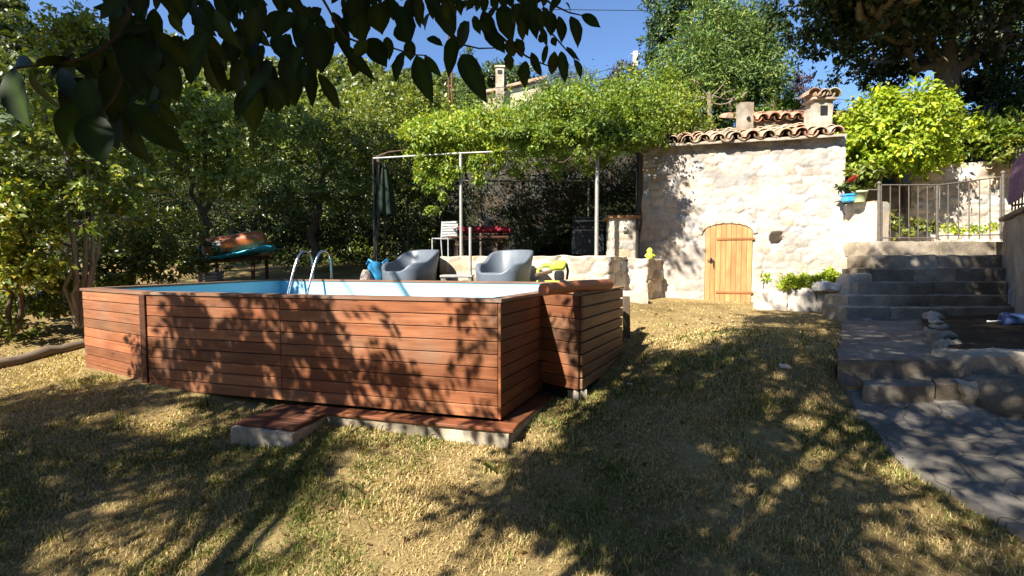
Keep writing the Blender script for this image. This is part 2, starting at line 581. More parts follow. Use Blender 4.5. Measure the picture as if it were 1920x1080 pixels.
# ------------------------------------------------------------------ ground heights
CP = [at(272, 718, 5.5), at(166, 691, 6.26), at(1088, 757, 5.0), at(1163, 690, 5.9),
      at(1365, 566, 10.4), at(1235, 564, 10.2), at(1480, 586, 8.6), at(1560, 645, 5.6), at(1600, 757, 4.1),
      at(1830, 942, 2.86), at(1920, 987, 2.62), at(960, 1082, 2.72), at(60, 1082, 2.75), at(0, 702, 6.3),
      at(562, 840, 4.2), at(447, 828, 4.45), at(950, 838, 4.2), A(4.3, 6.0, .66), A(2.95, 4.75, .80), A(2.72, 4.35, .68), A(3.65, 5.7, .81), A(3.6, 3.95, .44), A(4.3, 3.7, .44), A(3.5, 3.0, .34), A(6.0, 6.2, .70), A(6.9, 7.0, .74), A(5.2, 5.0, .62), A(-4.6, 10.6, 1.0), A(0.0, 9.3, 1.17), A(-2.2, 9.8, 1.18), A(2.2, 9.4, .92),
      at(70, 615, 8.0), A(-9.5, 9.0, .95), A(-6, 14, 1.55), A(-13, 14, 1.6), A(-3, 13, 1.5), A(0, 0, -.1), A(-5, 0, -.1), A(4, 0, .15),
      A(0, -8, -.1), A(-12, 0, .2), A(-10, -8, 0), A(10, -6, .5), A(9, 2, .9), A(8, 11, .8), A(13, 12, 1.0), A(-14, 6, .6), A(0, 15, 1.5), A(12, 5, .9)]
CP = np.array(CP)
def tps_k(r2):
    return np.where(r2 < 1e-12, 0, 0.5 * r2 * np.log(np.maximum(r2, 1e-12)))
def tps_fit(P):
    n = len(P)
    d2 = ((P[:, None, :2] - P[None, :, :2]) ** 2).sum(-1)
    K = tps_k(d2) + np.eye(n) * 0.05
    Q = np.c_[np.ones(n), P[:, :2]]
    Z = np.zeros((n + 3, n + 3))
    Z[:n, :n] = K; Z[:n, n:] = Q; Z[n:, :n] = Q.T
    return np.linalg.solve(Z, np.r_[P[:, 2], 0, 0, 0])
TW = tps_fit(CP)
def gz(x, y):
    x, y = np.asarray(x, float), np.asarray(y, float)
    sh = x.shape
    x, y = x.ravel(), y.ravel()
    n = len(CP)
    r = TW[n] + TW[n + 1] * x + TW[n + 2] * y
    for i in range(n):
        r = r + TW[i] * tps_k((x - CP[i, 0]) ** 2 + (y - CP[i, 1]) ** 2)
    return r.reshape(sh)
def ground_hit(px, py):
    lo = 0.8
    for Y in np.arange(0.8, 14, 0.05):
        p = at(px, py, Y)
        if p[2] < gz(p[0], p[1]): return A(p[0], p[1], float(gz(p[0], p[1])))
    return at(px, py, 10)

# ------------------------------------------------------------------ setting: ground, terrace floor, upper slope, hills
xs = np.arange(-15, 15.01, 0.15); ys = np.arange(-10, 17.01, 0.15)
X, Yg = np.meshgrid(xs, ys, indexing='ij')
Z = gz(X, Yg)
Zn = np.array([[noise.noise(Vector((a * 2.1, b * 2.1, 0))) * 0.018 + noise.noise(Vector((a * 6, b * 6, 3))) * 0.010 for b in ys] for a in xs])
Z = Z + Zn
def grid_faces(n, m):
    i, j = np.meshgrid(np.arange(n - 1), np.arange(m - 1), indexing='ij')
    a = (i * m + j).ravel()
    return np.c_[a, a + m, a + m + 1, a + 1]
V = np.c_[X.ravel(), Yg.ravel(), Z.ravel()]
lawn = link("lawn", np_mesh("lawn", V, grid_faces(*X.shape), None, True), M['ground'])
tag(lawn, "sloping dry lawn around the pool", "lawn", kind='structure')

# far and upper terrain
def uz(x, y):
    s = np.clip((x + 1.0) / 4.0, 0, 1); s = s * s * (3 - 2 * s)
    e = np.clip((y - 12.0) / 2.2, 0, 1)
    b = np.clip((y - 15.0) / 3.5, 0, 1); b = b * b * (3 - 2 * b)
    near = 1.2 + s * 2.5 * e + np.clip(y - 12, 0, None) * 0.07 + b * (4.2 - s * 1.6)
    k = np.clip((y - 30) / 60, 0, 1)
    return near + k * k * 5
xs2 = np.r_[np.arange(-60, -16, 3.0), np.arange(-16, 20, 0.5), np.arange(20, 70, 3.0)]
ys2 = np.r_[np.arange(13.6, 26, 0.4), np.arange(26, 300, 6.0)]
X2, Y2 = np.meshgrid(xs2, ys2, indexing='ij')
Xw = X2 * np.clip(Y2 / 40, 1, 8)
V = np.c_[Xw.ravel(), Y2.ravel(), (uz(Xw, Y2) + 0.05 * np.sin(Xw * 1.7) * np.cos(Y2)).ravel()]
M['litter'] = plain_mat('leaf litter', (0.022, 0.026, 0.011), 0.95, 0, 0.1, 0.6, 3, 1.0, False)
tag(link("hillside", np_mesh("hillside", V, grid_faces(*X2.shape), None, True), M['litter']),
    "rising ground behind the hedge and stone building", "hillside", kind='structure')

# ------------------------------------------------------------------ foliage builders
def leaf_arrays(P, D, Nn, L, Wd, fold=0.12):
    D = unit(D)
    Sd = unit(np.cross(D, Nn)); Nn = np.cross(Sd, D)
    L = L[:, None]; Wd = Wd[:, None]
    a = P
    l = P + D * L * 0.45 + Sd * Wd * 0.5 + Nn * L * fold
    t = P + D * L - Nn * L * fold * 0.8
    r = P + D * L * 0.45 - Sd * Wd * 0.5 + Nn * L * fold
    n = len(P)
    V = np.stack([a, l, t, r], 1).reshape(-1, 3)
    b = np.arange(n) * 4
    Fq = np.stack([np.c_[b, b + 2, b + 1], np.c_[b, b + 3, b + 2]], 1).reshape(-1, 3)
    return V, Fq

def rand_unit(rng, n):
    return unit(rng.normal(size=(n, 3)))

def crown(ells, n, rng, clump=0.24, shell=0.45, per=45):
    """leaf positions in clumps spread through ellipsoids -> pos, outward direction"""
    w = np.array([(e[1][0] * e[1][1] * e[1][2]) ** (2 / 3) for e in ells]); w /= w.sum()
    PP, OO, CC = [], [], []
    for (c, r), wi in zip(ells, w):
        c, r = np.asarray(c, float), np.asarray(r, float)
        ni = max(20, int(n * wi))
        k = max(4, ni // per)
        d = rand_unit(rng, k)
        rr = rng.random(k) ** shell
        cc = c + d * rr[:, None] * r * (0.92 + 0.22 * rng.random((k, 1)))
        idx = rng.integers(0, k, ni)
        sz = clump * r.mean() * (0.55 + 0.9 * rng.random(k))
        p = cc[idx] + rng.normal(size=(ni, 3)) * sz[idx][:, None] * A(1, 1, 0.75) * 0.62
        PP.append(p); OO.append(unit((p - c) / r))
        CC.append((0.72 + 0.5 * rng.random(k))[idx])
    return np.concatenate(PP), np.concatenate(OO), np.concatenate(CC)

def leaf_cols(rng, n, tone, warm=0.25, yellow=0.0):
    b = (0.72 + 0.5 * rng.random(n)) * tone
    w = rng.normal(size=n) * warm
    c = np.c_[b * (1 + 0.5 * w), b * (1 + 0.12 * w), b * (1 - 0.4 * w)]
    if yellow > 0:
        y = rng.random(n) < yellow
        c[y] *= A(1.65, 1.3, 0.9)
    return np.clip(c, 0.02, 4)

def foliage(name, ells, n, L, mat, rng, parent=None, loc=None, aspect=0.55, clump=0.24, shell=0.45, droop=0.25, outw=0.8, per=45, warm=0.25, yellow=0.0, tone=1.0, keep=None):
    P, O, tc = crown(ells, n, rng, clump, shell, per)
    if keep is not None:
        k = keep(P); P, O, tc = P[k], O[k], tc[k]
    m = len(P)
    D = unit(O * 0.5 + rand_unit(rng, m) * 0.9 + A(0, 0, -droop))
    Nn = unit(O * outw + A(0, 0, 0.55) + rand_unit(rng, m) * 0.6)
    ln = L * (0.6 + 0.7 * rng.random(m))
    V, Fq = leaf_arrays(P, D, Nn, ln, ln * aspect)
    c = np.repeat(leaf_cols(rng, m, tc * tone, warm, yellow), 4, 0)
    return link(name, np_mesh(name, V, Fq, c, False), mat, parent, loc)

def wig(a, b, rng, n=5, amt=0.08):
    a, b = np.asarray(a, float), np.asarray(b, float)
    L = np.linalg.norm(b - a)
    out = []
    for i in range(n + 1):
        t = i / n
        out.append(a + (b - a) * t + rng.normal(size=3) * amt * L * math.sin(math.pi * min(t, 0.999)) * (1 if 0 < i < n else 0))
    return out

def tree(name, label, base, stems, ells, n, L, mat, seed, bark='bark', group=None, cat='tree', limbs=14, crown_name='crown', **kw):
    """stems: list of (list of points, list of radii) in world coordinates"""
    rng = np.random.default_rng(seed)
    t = thing(name, base, label, cat, group)
    mb = MB()
    tips = []
    for pts, rad in stems:
        mb.tube(pts, rad, 9)
        tips.append(np.asarray(pts[-1], float)); tips.append(np.asarray(pts[len(pts) // 2], float))
    for i in range(limbs):
        c, r = ells[rng.integers(0, len(ells))]
        e = np.asarray(c) + rand_unit(rng, 1)[0] * np.asarray(r) * 0.8
        s = min(tips, key=lambda q: np.linalg.norm(q - e) + (3 if q[2] > e[2] + .3 else 0))
        r0 = stems[0][1][-1] * 0.7
        mb.tube(wig(s, e, rng, 5, 0.07), np.linspace(r0, r0 * 0.2, 6), 6, cap=False)
    mb.build('trunk', M[bark], t)
    foliage(crown_name, ells, n, L, M[mat], rng, t, **kw)
    return t

def E(px, py, Y, rx, ry, rz):
    """an ellipsoid of foliage centred where that picture point is at depth Y, radii in metres"""
    return (at(px, py, Y), (rx, ry, rz))

# ------------------------------------------------------------------ stone walls
def cells(w, h, cw, ch, rng):
    pts = []
    r = 0
    v = -ch
    while v < h + ch:
        hh = ch * (0.65 + 0.8 * rng.random())
        u = -cw * (1 + rng.random())
        while u < w + cw:
            ww = cw * (0.55 + 1.1 * rng.random())
            pts.append((u + ww / 2 + rng.normal() * 0.1 * cw, v + hh / 2 + rng.normal() * 0.16 * ch))
            u += ww
        v += hh
    return np.array(pts)

def stone_sheet(path, z0, z1, step=0.04, cw=0.34, ch=0.2, depth=0.05, t=0.4, seed=1, hold=None, mortar=0.5, pale=1.0, jag=0.03, tint=(0.66, 0.59, 0.50), smear=0.0):
    """rubble wall along a plan polyline (left to right as seen from its front) -> MB"""
    rng = np.random.default_rng(seed)
    P = np.array(path, float)
    seg = np.linalg.norm(np.diff(P, axis=0), axis=1)
    cum = np.r_[0, np.cumsum(seg)]
    w = cum[-1]
    ztop = z1 if callable(z1) else (lambda u: z1 + 0 * u)
    us = [0.0]
    for i in range(len(seg)):
        k = max(2, int(seg[i] / step))
        us += list(cum[i] + seg[i] * np.arange(1, k + 1) / k)
    us = np.array(us)
    hmax = float(np.max(ztop(us)) - z0)
    vs = np.linspace(0, 1, max(3, int(hmax / step)))
    nu, nv = len(us), len(vs)
    x = np.interp(us, cum, P[:, 0]); y = np.interp(us, cum, P[:, 1])
    nrm = []
    for u in us:
        k = np.clip(np.searchsorted(cum, u, side='right') - 1, 0, len(seg) - 1)
        d = unit(P[k + 1] - P[k]); nn = A(d[1], -d[0])
        for q in range(1, len(seg)):
            if abs(u - cum[q]) < 1e-6:
                d1 = unit(P[q] - P[q - 1]); d2 = unit(P[q + 1] - P[q])
                nn = unit(A(d1[1] + d2[1], -d1[0] - d2[0]))
        nrm.append(nn)
    nrm = np.array(nrm)
    U, Vv = np.meshgrid(us, vs, indexing='ij')
    top = ztop(us) - z0
    H = Vv * top[:, None]
    C = cells(w, hmax, cw, ch, rng)
    wu = np.array([[noise.noise(Vector((a * 5 + seed, b * 5, 0.3))) for b in H[i]] for i, a in enumerate(us)])
    wv = np.array([[noise.noise(Vector((a * 5 + seed, b * 5, 7.3))) for b in H[i]] for i, a in enumerate(us)])
    q = np.stack([(U + wu * 0.06) / cw, (H + wv * 0.045) / ch], -1).reshape(-1, 2)
    Cn = C / A(cw, ch)
    f1 = np.full(len(q), 9e9); f2 = f1.copy(); id1 = np.zeros(len(q), int)
    for k0 in range(0, len(q), 4000):
        dd = ((q[k0:k0 + 4000, None] - Cn[None]) ** 2).sum(-1)
        part = np.argpartition(dd, 1, axis=1)[:, :2]
        da = np.take_along_axis(dd, part, 1)
        o = np.argsort(da, 1)
        da = np.take_along_axis(da, o, 1); part = np.take_along_axis(part, o, 1)
        f1[k0:k0 + 4000] = np.sqrt(da[:, 0]); f2[k0:k0 + 4000] = np.sqrt(da[:, 1]); id1[k0:k0 + 4000] = part[:, 0]
    g = np.clip((f2 - f1) / 0.28, 0, 1)
    prof = g * (2 - g)
    lift = rng.random(len(C))[id1]
    fine = np.array([[noise.noise(Vector((a * 17, b * 17, seed))) for b in H[i]] for i, a in enumerate(us)]).ravel()
    d = depth * (prof * (0.45 + 0.75 * lift)) + 0.010 * fine
    tone = (0.72 + 0.50 * rng.random(len(C)))[id1]
    hue = rng.normal(size=len(C))[id1] * 0.06
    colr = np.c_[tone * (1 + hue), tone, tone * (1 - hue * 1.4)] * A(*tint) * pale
    mc = A(*tint) * 0.86 * mortar * 2 * pale
    mm = np.clip((f2 - f1) / 0.16, 0, 1)[:, None]
    colr = colr * mm + mc * (1 - mm)
    if smear > 0:
        sm = np.array([[noise.noise(Vector((a * 1.6, b * 1.9, seed + 3))) + .5 * noise.noise(Vector((a * 5.0, b * 5.5, seed + 9))) for b in H[i]] for i, a in enumerate(us)]).ravel()
        k_ = np.clip((sm + smear) * 2.2, 0, 1)
        rough_ = np.array([[noise.noise(Vector((a * 9, b * 9, seed + 5))) for b in H[i]] for i, a in enumerate(us)]).ravel()
        d = d * (1 - .75 * k_) + k_ * (depth * .55 + rough_ * .014)
        colr = colr * (1 - .6 * k_[:, None]) + .6 * k_[:, None] * A(*tint) * pale * (.98 + .16 * rough_[:, None])
    d = d.reshape(nu, nv); colr = colr.reshape(nu, nv, 3)
    if hold is not None:
        d, colr = hold(U, H, d, colr)
    jz = np.array([noise.noise(Vector((a * 3.2, seed, 0))) for a in us]) * jag
    PP = np.zeros((nu, nv, 3))
    PP[..., 0] = x[:, None] + nrm[:, 0, None] * d
    PP[..., 1] = y[:, None] + nrm[:, 1, None] * d
    PP[..., 2] = z0 + H + jz[:, None] * Vv
    mb = MB()
    mb.grid(PP, colr, True)
    # top, sides and back
    topf = PP[:, -1]; tb = topf.copy(); tb[:, :2] -= nrm * t
    k = 5
    G = np.stack([topf + (tb - topf) * s + A(0, 0, 1) * (0.02 * math.sin(3.1 * s)) for s in np.linspace(0, 1, k)], 1)
    mb.grid(G, np.repeat(colr[:, -1:], k, 1) * 0.95, True)
    for e in (0, -1):
        ed = PP[e]; bk = ed.copy(); bk[:, :2] -= nrm[e] * t
        G = np.stack([ed + (bk - ed) * s for s in np.linspace(0, 1, 4)], 0)
        G = G if e == -1 else G[::-1]
        mb.grid(G, np.repeat(colr[e][None], 4, 0), True)
    bk = PP.copy(); bk[..., :2] -= (nrm * t)[:, None]; bk = bk[:, [0, -1]]
    mb.grid(bk[::-1], np.repeat(colr[::-1, :1], 2, 1), True)
    return mb

# stone building ----------------------------------------------------
FA, FB = at(1194, 500, 11.0)[:2], at(1577, 500, 10.0)[:2]
fd = unit(FB - FA); fn = A(fd[1], -fd[0]); FW = float(np.linalg.norm(FB - FA))
F3, N3 = A(fd[0], fd[1], 0), A(fn[0], fn[1], 0)
def facade_pt(px, py):
    """point of the facade plane seen at that picture point -> (u, z)"""
    a = at(px, py, 1.0) - A(0, 0, EYE)
    # ray t*a ; solve (t*a.xy - FA).fn = 0
    t = (FA @ fn) / (a[:2] @ fn)
    p = A(0, 0, EYE) + a * t
    return float((p[:2] - FA) @ fd), float(p[2])
dl, dzb = facade_pt(1320, 566); dr, _ = facade_pt(1407, 566); dc, dzt = facade_pt(1364, 421)
dsh = facade_pt(1320, 436)[1]
vu, vz = facade_pt(1456, 447)
FZ0, FZ1 = 0.4, facade_pt(1577, 256)[1]
def facade_hold(U, H, d, c):
    z = FZ0 + H
    arch = dsh + (dzt - dsh) * np.clip(1 - ((U - dc) / ((dr - dl) / 2)) ** 2, 0, 1)
    m = np.clip(1 - np.maximum(np.maximum(dl - U, U - dr), np.maximum(z - arch, 0)) / 0.12, 0, 1)
    d = d * (1 - m) - 0.0 * m
    c = c * (1 - m[..., None]) + A(0.56, 0.51, 0.45) * m[..., None]
    hole = (np.abs(U - vu) < 0.155 - .05 * np.abs(z - vz) / .1) & (np.abs(z - vz) < 0.125)
    d = np.where(hole, -0.3, d)
    low = np.clip((1.9 - z) / 0.6, 0, 1)[..., None] * 0.5
    c = c * (1 - low) + A(0.56, 0.51, 0.45) * low
    return d, c
bld = thing("stone_building", (FA[0] + fd[0] * FW / 2, FA[1] + fd[1] * FW / 2, 0.85),
            "low pale rubble stone building with arched wooden door and canal tile roof", "building")
stone_sheet([FA, FB], FZ0, FZ1, 0.03, 0.27, 0.165, 0.033, 2.6, 11, facade_hold, pale=.97, mortar=.47, tint=(.585, .54, .495), smear=.10).build("wall", M['stone'], bld)
# roof of canal tiles
def tile_rows(O, ex, slope, width, rows, sp=0.33, L=0.5, r=0.12, rng=None, col=(0.60, 0.43, 0.32)):
    """O: left end of the eave, ex: along the eave, slope: unit vector up the roof"""
    mb = MB()
    up = unit(np.cross(ex, slope))
    n = int(width / sp)
    for i in range(rows):
        for j in range(n + 1):
            for kind in (0, 1):
                if kind == 0 and j == n: continue
                sgn = 1 if kind else -1
                c0 = O + ex * (j * sp + (0 if kind else sp / 2) + rng.normal() * 0.008) + slope * (i * (L - 0.09) - 0.02 + rng.normal() * 0.02)
                c0 = c0 + up * ((0.03 if kind else 0.09) + 0.012 * i + rng.normal() * 0.006)
                dd = unit(slope + ex * rng.normal() * 0.03)
                rr = r * (1.0 + 0.08 * rng.normal()) * (1.05 if kind else 0.92)
                cc = A(*col) * (0.75 + 0.5 * rng.random()) * A(1 + 0.12 * rng.normal(), 1, 1 - 0.05 * rng.random())
                S_ = 8
                ring = []
                for e, (sx, k1) in enumerate(((0, 1.0), (L, 0.82))):
                    for th in (0.0, 0.018):
                        row = []
                        for k in range(S_ + 1):
                            a = math.pi * k / S_
                            rad = (rr + th * 1) * k1
                            row.append(c0 + dd * sx + ex * rad * math.cos(a) + up * sgn * rad * math.sin(a))
                        ring.append(row)
                G = np.array([ring[0], ring[1], ring[3], ring[2], ring[0]])
                mb.grid(G, np.tile(cc, (5, S_ + 1, 1)), True)
    return mb
rr_ = np.random.default_rng(4)
eL = facade_pt(1250, 268); eR = facade_pt(1577, 247)
sl = unit(-N3 * math.cos(0.26) + A(0, 0, 1) * math.sin(0.26))
eo = A(FA[0], FA[1], 0) + F3 * (eL[0] - 0.55) + N3 * 0.20
eo[2] = FZ1 + 0.02
roof = tile_rows(eo, F3, sl, FW - eL[0] + 0.6, 7, 0.325, 0.5, 0.118, rr_)
tag_roof = roof.build("roof", M['tile'], bld)
# mortar bed below the tiles
mbm = MB()
mbm.rough(eo - N3 * 0.0 + A(0, 0, -0.075), F3 * (FW - eL[0] + 0.5), -N3 * 2.6 + A(0, 0, 0.66), A(0, 0, 0.07), 0.012, 0.12, 5, (0.5, 0.42, 0.34))
mbm.build("roof_bed", M['stone'], tag_roof)
# arched door
OD = A(FA[0], FA[1], 0) + N3 * 0.035
door_ol = [(dl, dzb)] + [(dr, dzb)]
for k in range(13):
    a = dr + (dl - dr) * k / 12
    door_ol.append((a, dsh + (dzt - dsh) * math.sqrt(max(0, 1 - ((a - dc) / ((dr - dl) / 2 * 1.02)) ** 2)) if 0 < k < 12 else dsh))
door = MB()
nb = 9
for k in range(nb):
    a0, a1 = dl + (dr - dl) * k / nb + 0.004, dl + (dr - dl) * (k + 1) / nb - 0.004
    def top(a): return dsh + (dzt - dsh) * math.sqrt(max(0, 1 - ((a - dc) / ((dr - dl) / 2 * 1.03)) ** 2))
    tt = 0.8 + 0.35 * rr_.random()
    ol = [(a0, dzb), (a1, dzb), (a1, top(a1)), ((a0 + a1) / 2, top((a0 + a1) / 2)), (a0, top(a0))]
    off = rr_.random() * 20
    door.prism(ol, OD, F3, A(0, 0, 1), N3, 0.05, (tt, tt, tt))
    for q in range(len(door.uv) - 7, len(door.uv)):
        door.uv[q] = [(u + off, v) for u, v in door.uv[q]]
dob = door.build("door", M['door_wood'], bld)
bkp = MB(); bkp.prism(door_ol, OD - N3 * 0.012, F3 * 1.0, A(0, 0, 1), N3, 0.03)
bkp.build("door_backing", M['dark_wood'], dob)
for zz in (dzb + (dzt - dzb) * 0.80, dzb + (dzt - dzb) * 0.115):
    h = MB(); h.box(OD + F3 * (dl + (dr - dl) * 0.24) + A(0, 0, zz), F3 * (dr - dl) * 0.80, N3 * 0.016, A(0, 0, 0.05), (.62, .55, .5), 0.004)
    h.build("hinge_strap", M['door_wood'], dob)
h = MB()
hx = OD + F3 * (dl + 0.12) + A(0, 0, dzb + (dzt - dzb) * 0.545) + N3 * 0.04
h.tube([hx - F3 * 0.08, hx + F3 * 0.06], 0.013, 6); h.tube([hx + F3 * 0.05, hx + F3 * 0.05 - A(0, 0, 0.16)], 0.010, 6); h.box(hx - F3 * 0.02 - N3 * 0.03 - A(0, 0, .05), F3 * 0.04, N3 * 0.02, A(0, 0, .1))
h.build("handle", M['dark_iron'], dob)
fr_ = MB()   # pale stone arch round the door
for k in range(11):
    a = math.pi * (k + 0.5) / 11
    half = (dr - dl) / 2
    c_ = OD + F3 * (dc + math.cos(a) * (half + 0.085)) + A(0, 0, dsh + math.sin(a) * (dzt - dsh + 0.07)) - N3 * 0.04
    tg = unit(F3 * -math.sin(a) * half + A(0, 0, 1) * math.cos(a) * (dzt - dsh + 0.12))
    nr_ = unit(np.cross(tg, N3))
    fr_.rough(c_ - tg * 0.075 - nr_ * 0.05, tg * 0.15, nr_ * 0.10, N3 * 0.055, 0.008, 0.06, 6, tuple(A(0.62, 0.55, 0.46) * (0.85 + 0.3 * rr_.random())), 0.02)
fr_.build("door_arch", M['stone'], bld)

def chimney(px0, px1, py0, py1, Yc, capkind, label_name, parent, mat, vent=True, colr=(0.7, 0.65, 0.58)):
    a, b = at(px0, py1, Yc), at(px1, py1, Yc)
    w = b[0] - a[0]; h = at(px0, py0, Yc)[2] - a[2]
    mb = MB()
    mb.rough(a - A(0, 0, 0.5), A(w, 0, 0), A(0, w * 0.85, 0), A(0, 0, h + 0.5), 0.012, 0.09, 5, colr)
    o = mb.build(label_name, mat, parent)
    if vent:
        v = MB(); v.box(a + A(w * 0.33, -0.022, h * 0.62), A(w * 0.34, 0, 0), A(0, 0.05, 0), A(0, 0, h * 0.22)); v.build("vent_opening", M['black'], o)
    return o, a, w, h
c1, ca, cw_, chh = chimney(1524, 1561, 186, 262, 10.9, 1, "chimney", bld, M['concrete'], True, (0.88, 0.84, 0.78))
rt = np.random.default_rng(8)
cap = tile_rows(ca + A(-0.02, -0.06, chh + 0.05), A(1, 0, 0), unit(A(0, 1, 0.05)), cw_ + 0.05, 1, cw_ / 2, cw_ * 1.0, 0.13, rt, (0.55, 0.36, 0.27))
cap.rough(ca + A(-0.06, -0.06, chh - 0.02), A(cw_ + 0.12, 0, 0), A(0, cw_, 0), A(0, 0, 0.06), 0.008, 0.08, 5, (0.6, 0.5, 0.42))
cap.tube([ca + A(cw_ / 2, cw_ * 0.4, chh + 0.10), ca + A(cw_ / 2, cw_ * 0.4, chh + 0.26)], [0.14, 0.05], 8, (0.5, 0.36, 0.28))
cap.build("chimney_cap", M['tile'], c1)
c2, cb2, w2, h2 = chimney(1388, 1413, 190, 262, 11.8, 0, "chimney", bld, M['concrete'], False, (0.62, 0.58, 0.53))
v = MB(); v.lathe(cb2 + A(w2 * 0.55, 0.01, h2 * 0.55), [(0.045, 0), (0.045, 0.05)], 10, (1, 1, 1), (0, -1, 0)); v.build("vent_opening", M['black'], c2)
# small tiled canopy behind, on stubby piers
can = thing("tiled_canopy", at(1470, 240, 13.0), "small red tiled canopy raised behind the stone building between two chimneys", "canopy")
ct = tile_rows(at(1408, 226, 12.6), unit(A(1, 0, 0.035)), unit(A(0, 0.95, 0.3)), at(1610, 226, 12.6)[0] - at(1408, 226, 12.6)[0], 4, 0.30, 0.5, 0.12, rt, (0.52, 0.30, 0.21))
ct.build("roof", M['tile'], can)
b_ = MB(); b_.bar(at(1412, 234, 12.75), at(1600, 226, 12.75), 0.12, 0.14); b_.build("beam", M['old_wood'], can)
for px in (1424, 1490, 1590):
    b_ = MB(); q = at(px, 262, 12.9); b_.rough(q - A(0.1, 0, 0.5), A(0.2, 0, 0), A(0, 0.2, 0), A(0, 0, 0.95), 0.015, 0.1, 5, (0.6, 0.42, 0.32))
    b_.build("pier", M['stone'], can)

# wall running on from the building to the gate
GA = at(1648, 500, 9.35)
sidew = tag(stone_sheet([FB + fd * 0.02, GA[:2] + A(-.02, 0.05)], 0.4, lambda u: 2.96 + 0.0 * u, 0.04, 0.36, 0.22, 0.045, 0.4, 21, None, pale=1.05).build("garden_wall", M['stone'], None, (FB[0], FB[1], 0.8)),
    "low pale stone wall joining the building to the iron gate", "wall")

# terrace ------------------------------------------------------------
TZ = 1.86
tA = [at(826, 500, 10.25)[:2], at(1138, 500, 9.55)[:2], at(1171, 500, 10.25)[:2]]
tB = [at(1169, 500, 10.3)[:2], at(1212, 500, 10.2)[:2], at(1240, 500, 10.85)[:2]]
mbt = MB()
fl = [tuple(tA[0]) , tuple(tA[1] + A(0, .1)), tuple(tA[2] + A(-.03, 0.1)), tuple(tB[1] + A(-.05, .1)), (3.1, 11.2), (3.4, 14.6), (-3.2, 14.8), (-3.2, 10.9)]
mbt.add([A(x, y, TZ - 0.02) for x, y in fl], [tuple(range(len(fl)))])
tag(mbt.build("terrace", M['flag']), "paved terrace under the vine pergola", "terrace", kind='structure')
tag(stone_sheet(tA, 0.4, TZ, 0.035, 0.32, 0.2, 0.05, 0.35, 31, None, pale=1.0).build("retaining_wall", M['stone'], None, (0.3, 10, 0.9)),
    "low stone retaining wall holding up the terrace behind the grey armchairs", "wall")
tag(stone_sheet(tB, 0.4, TZ - 0.05, 0.035, 0.3, 0.2, 0.05, 0.3, 32, None, pale=0.95).build("retaining_wall", M['stone'], None, (2.6, 10.2, 0.9)),
    "short stub of stone terrace wall nearest the arched door with a lime green object on top", "wall")
st = MB(); q = at(1165, 562, 9.6); st.rough(q - A(0, 0, 0.1), A(0.55, -0.02, 0), A(0, 0.5, 0), A(0, 0, 0.26), 0.03, 0.07, 5, (0.6, 0.53, 0.45))
tag(st.build("stone_block", M['stone'], None, q), "rough stone block at the foot of the terrace wall stub", "stone block")
pl = thing("stone_pillar", at(1166, 482, 10.45), "square stone pillar with flat wooden cap and wall socket at the pergola", "pillar")
pa, pb = at(1145, 500, 10.35), at(1192, 500, 10.35)
stone_sheet([pa[:2] + A(0.04, 0.6), pa[:2], pb[:2], pb[:2] + A(0.05, .6)], TZ - 0.1, 2.70, 0.03, 0.28, 0.17, 0.03, 0.18, 41, None, pale=0.85).build("shaft", M['stone'], pl)
c_ = MB(); c_.box(A(pa[0] - 0.07, pa[1] - 0.08, 2.70), A(pb[0] - pa[0] + 0.14, 0, 0), A(0, 0.8, 0), A(0, 0, 0.07), (1, 1, 1), 0.01); c_.build("cap", M['box_wood'], pl)
s_ = MB(); q = at(1171, 428, 10.28); s_.box(q - A(.05, .02, .055), A(.1, 0, 0), A(0, .04, 0), A(0, 0, .11), (1, 1, 1), .01)
so = s_.build("wall_socket", M['white'], pl)
s_ = MB(); s_.box(q - A(.022, .028, .025), A(.044, 0, 0), A(0, .012, 0), A(0, 0, .05)); s_.build("socket_cover", M['iron'], so)
tag(stone_sheet([(-2.4, 14.9), (4.2, 14.6)], 1.2, 5.0, 0.06, 0.4, 0.24, 0.05, 0.4, 51, None, pale=0.14).build("back_wall", M['stone'], None, (0.5, 14.7, 1.8)),  # stone colour sunk almost to black to paint the shade under the vine
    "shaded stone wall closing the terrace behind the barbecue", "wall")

# steps, path, right hand wall ----------------------------------------
stp = thing("garden_steps", at(1740, 590, 7.6), "worn grey stone steps climbing to the iron gate", "steps")
edges = [(453, 9.1, 1640, 1876), (477, 8.8, 1632, 1878), (503, 8.5, 1622, 1880), (528, 8.2, 1606, 1884), (553, 7.9, 1590, 1886), (577, 7.6, 1585, 1888)]
random.seed(5)
for py, Y, x0, x1 in edges:
    a, b = at(x0, py, Y), at(x1 + 34, py, Y)
    mb = MB()
    w = b[0] - a[0]
    cuts = [0] + sorted(random.uniform(0.25, 0.8) for _ in range(2)) + [1]
    if cuts[2] - cuts[1] < 0.18: cuts = [0, 0.46, 1]
    for k in range(len(cuts) - 1):
        g = random.uniform(0.75, 1.1)
        mb.rough(A(a[0] + w * cuts[k] + 0.008, Y + random.uniform(-.02, .02), a[2] - 0.42), A(w * (cuts[k + 1] - cuts[k]) - 0.016, 0, 0), A(0, 0.62, 0), A(0, 0, 0.42 + random.uniform(-.012, .012)), 0.02, 0.045, 5, (0.62 * g, 0.58 * g, 0.52 * g), 0.02)
    mb.build("step", M['steps'], stp)
# upper landing behind gate
u_ = MB(); a, b = at(1640, 453, 9.5), at(1900, 453, 9.5)
u_.rough(A(a[0] - .3, 9.45, a[2] - 0.3), A(b[0] - a[0] + 1.5, 0, 0), A(0, 2.5, 0), A(0, 0, 0.3), 0.015, 0.2, 2, (0.62, 0.56, 0.47))
tag(u_.build("upper_path", M['concrete']), "pale sunlit path beyond the gate", "path", kind='structure')
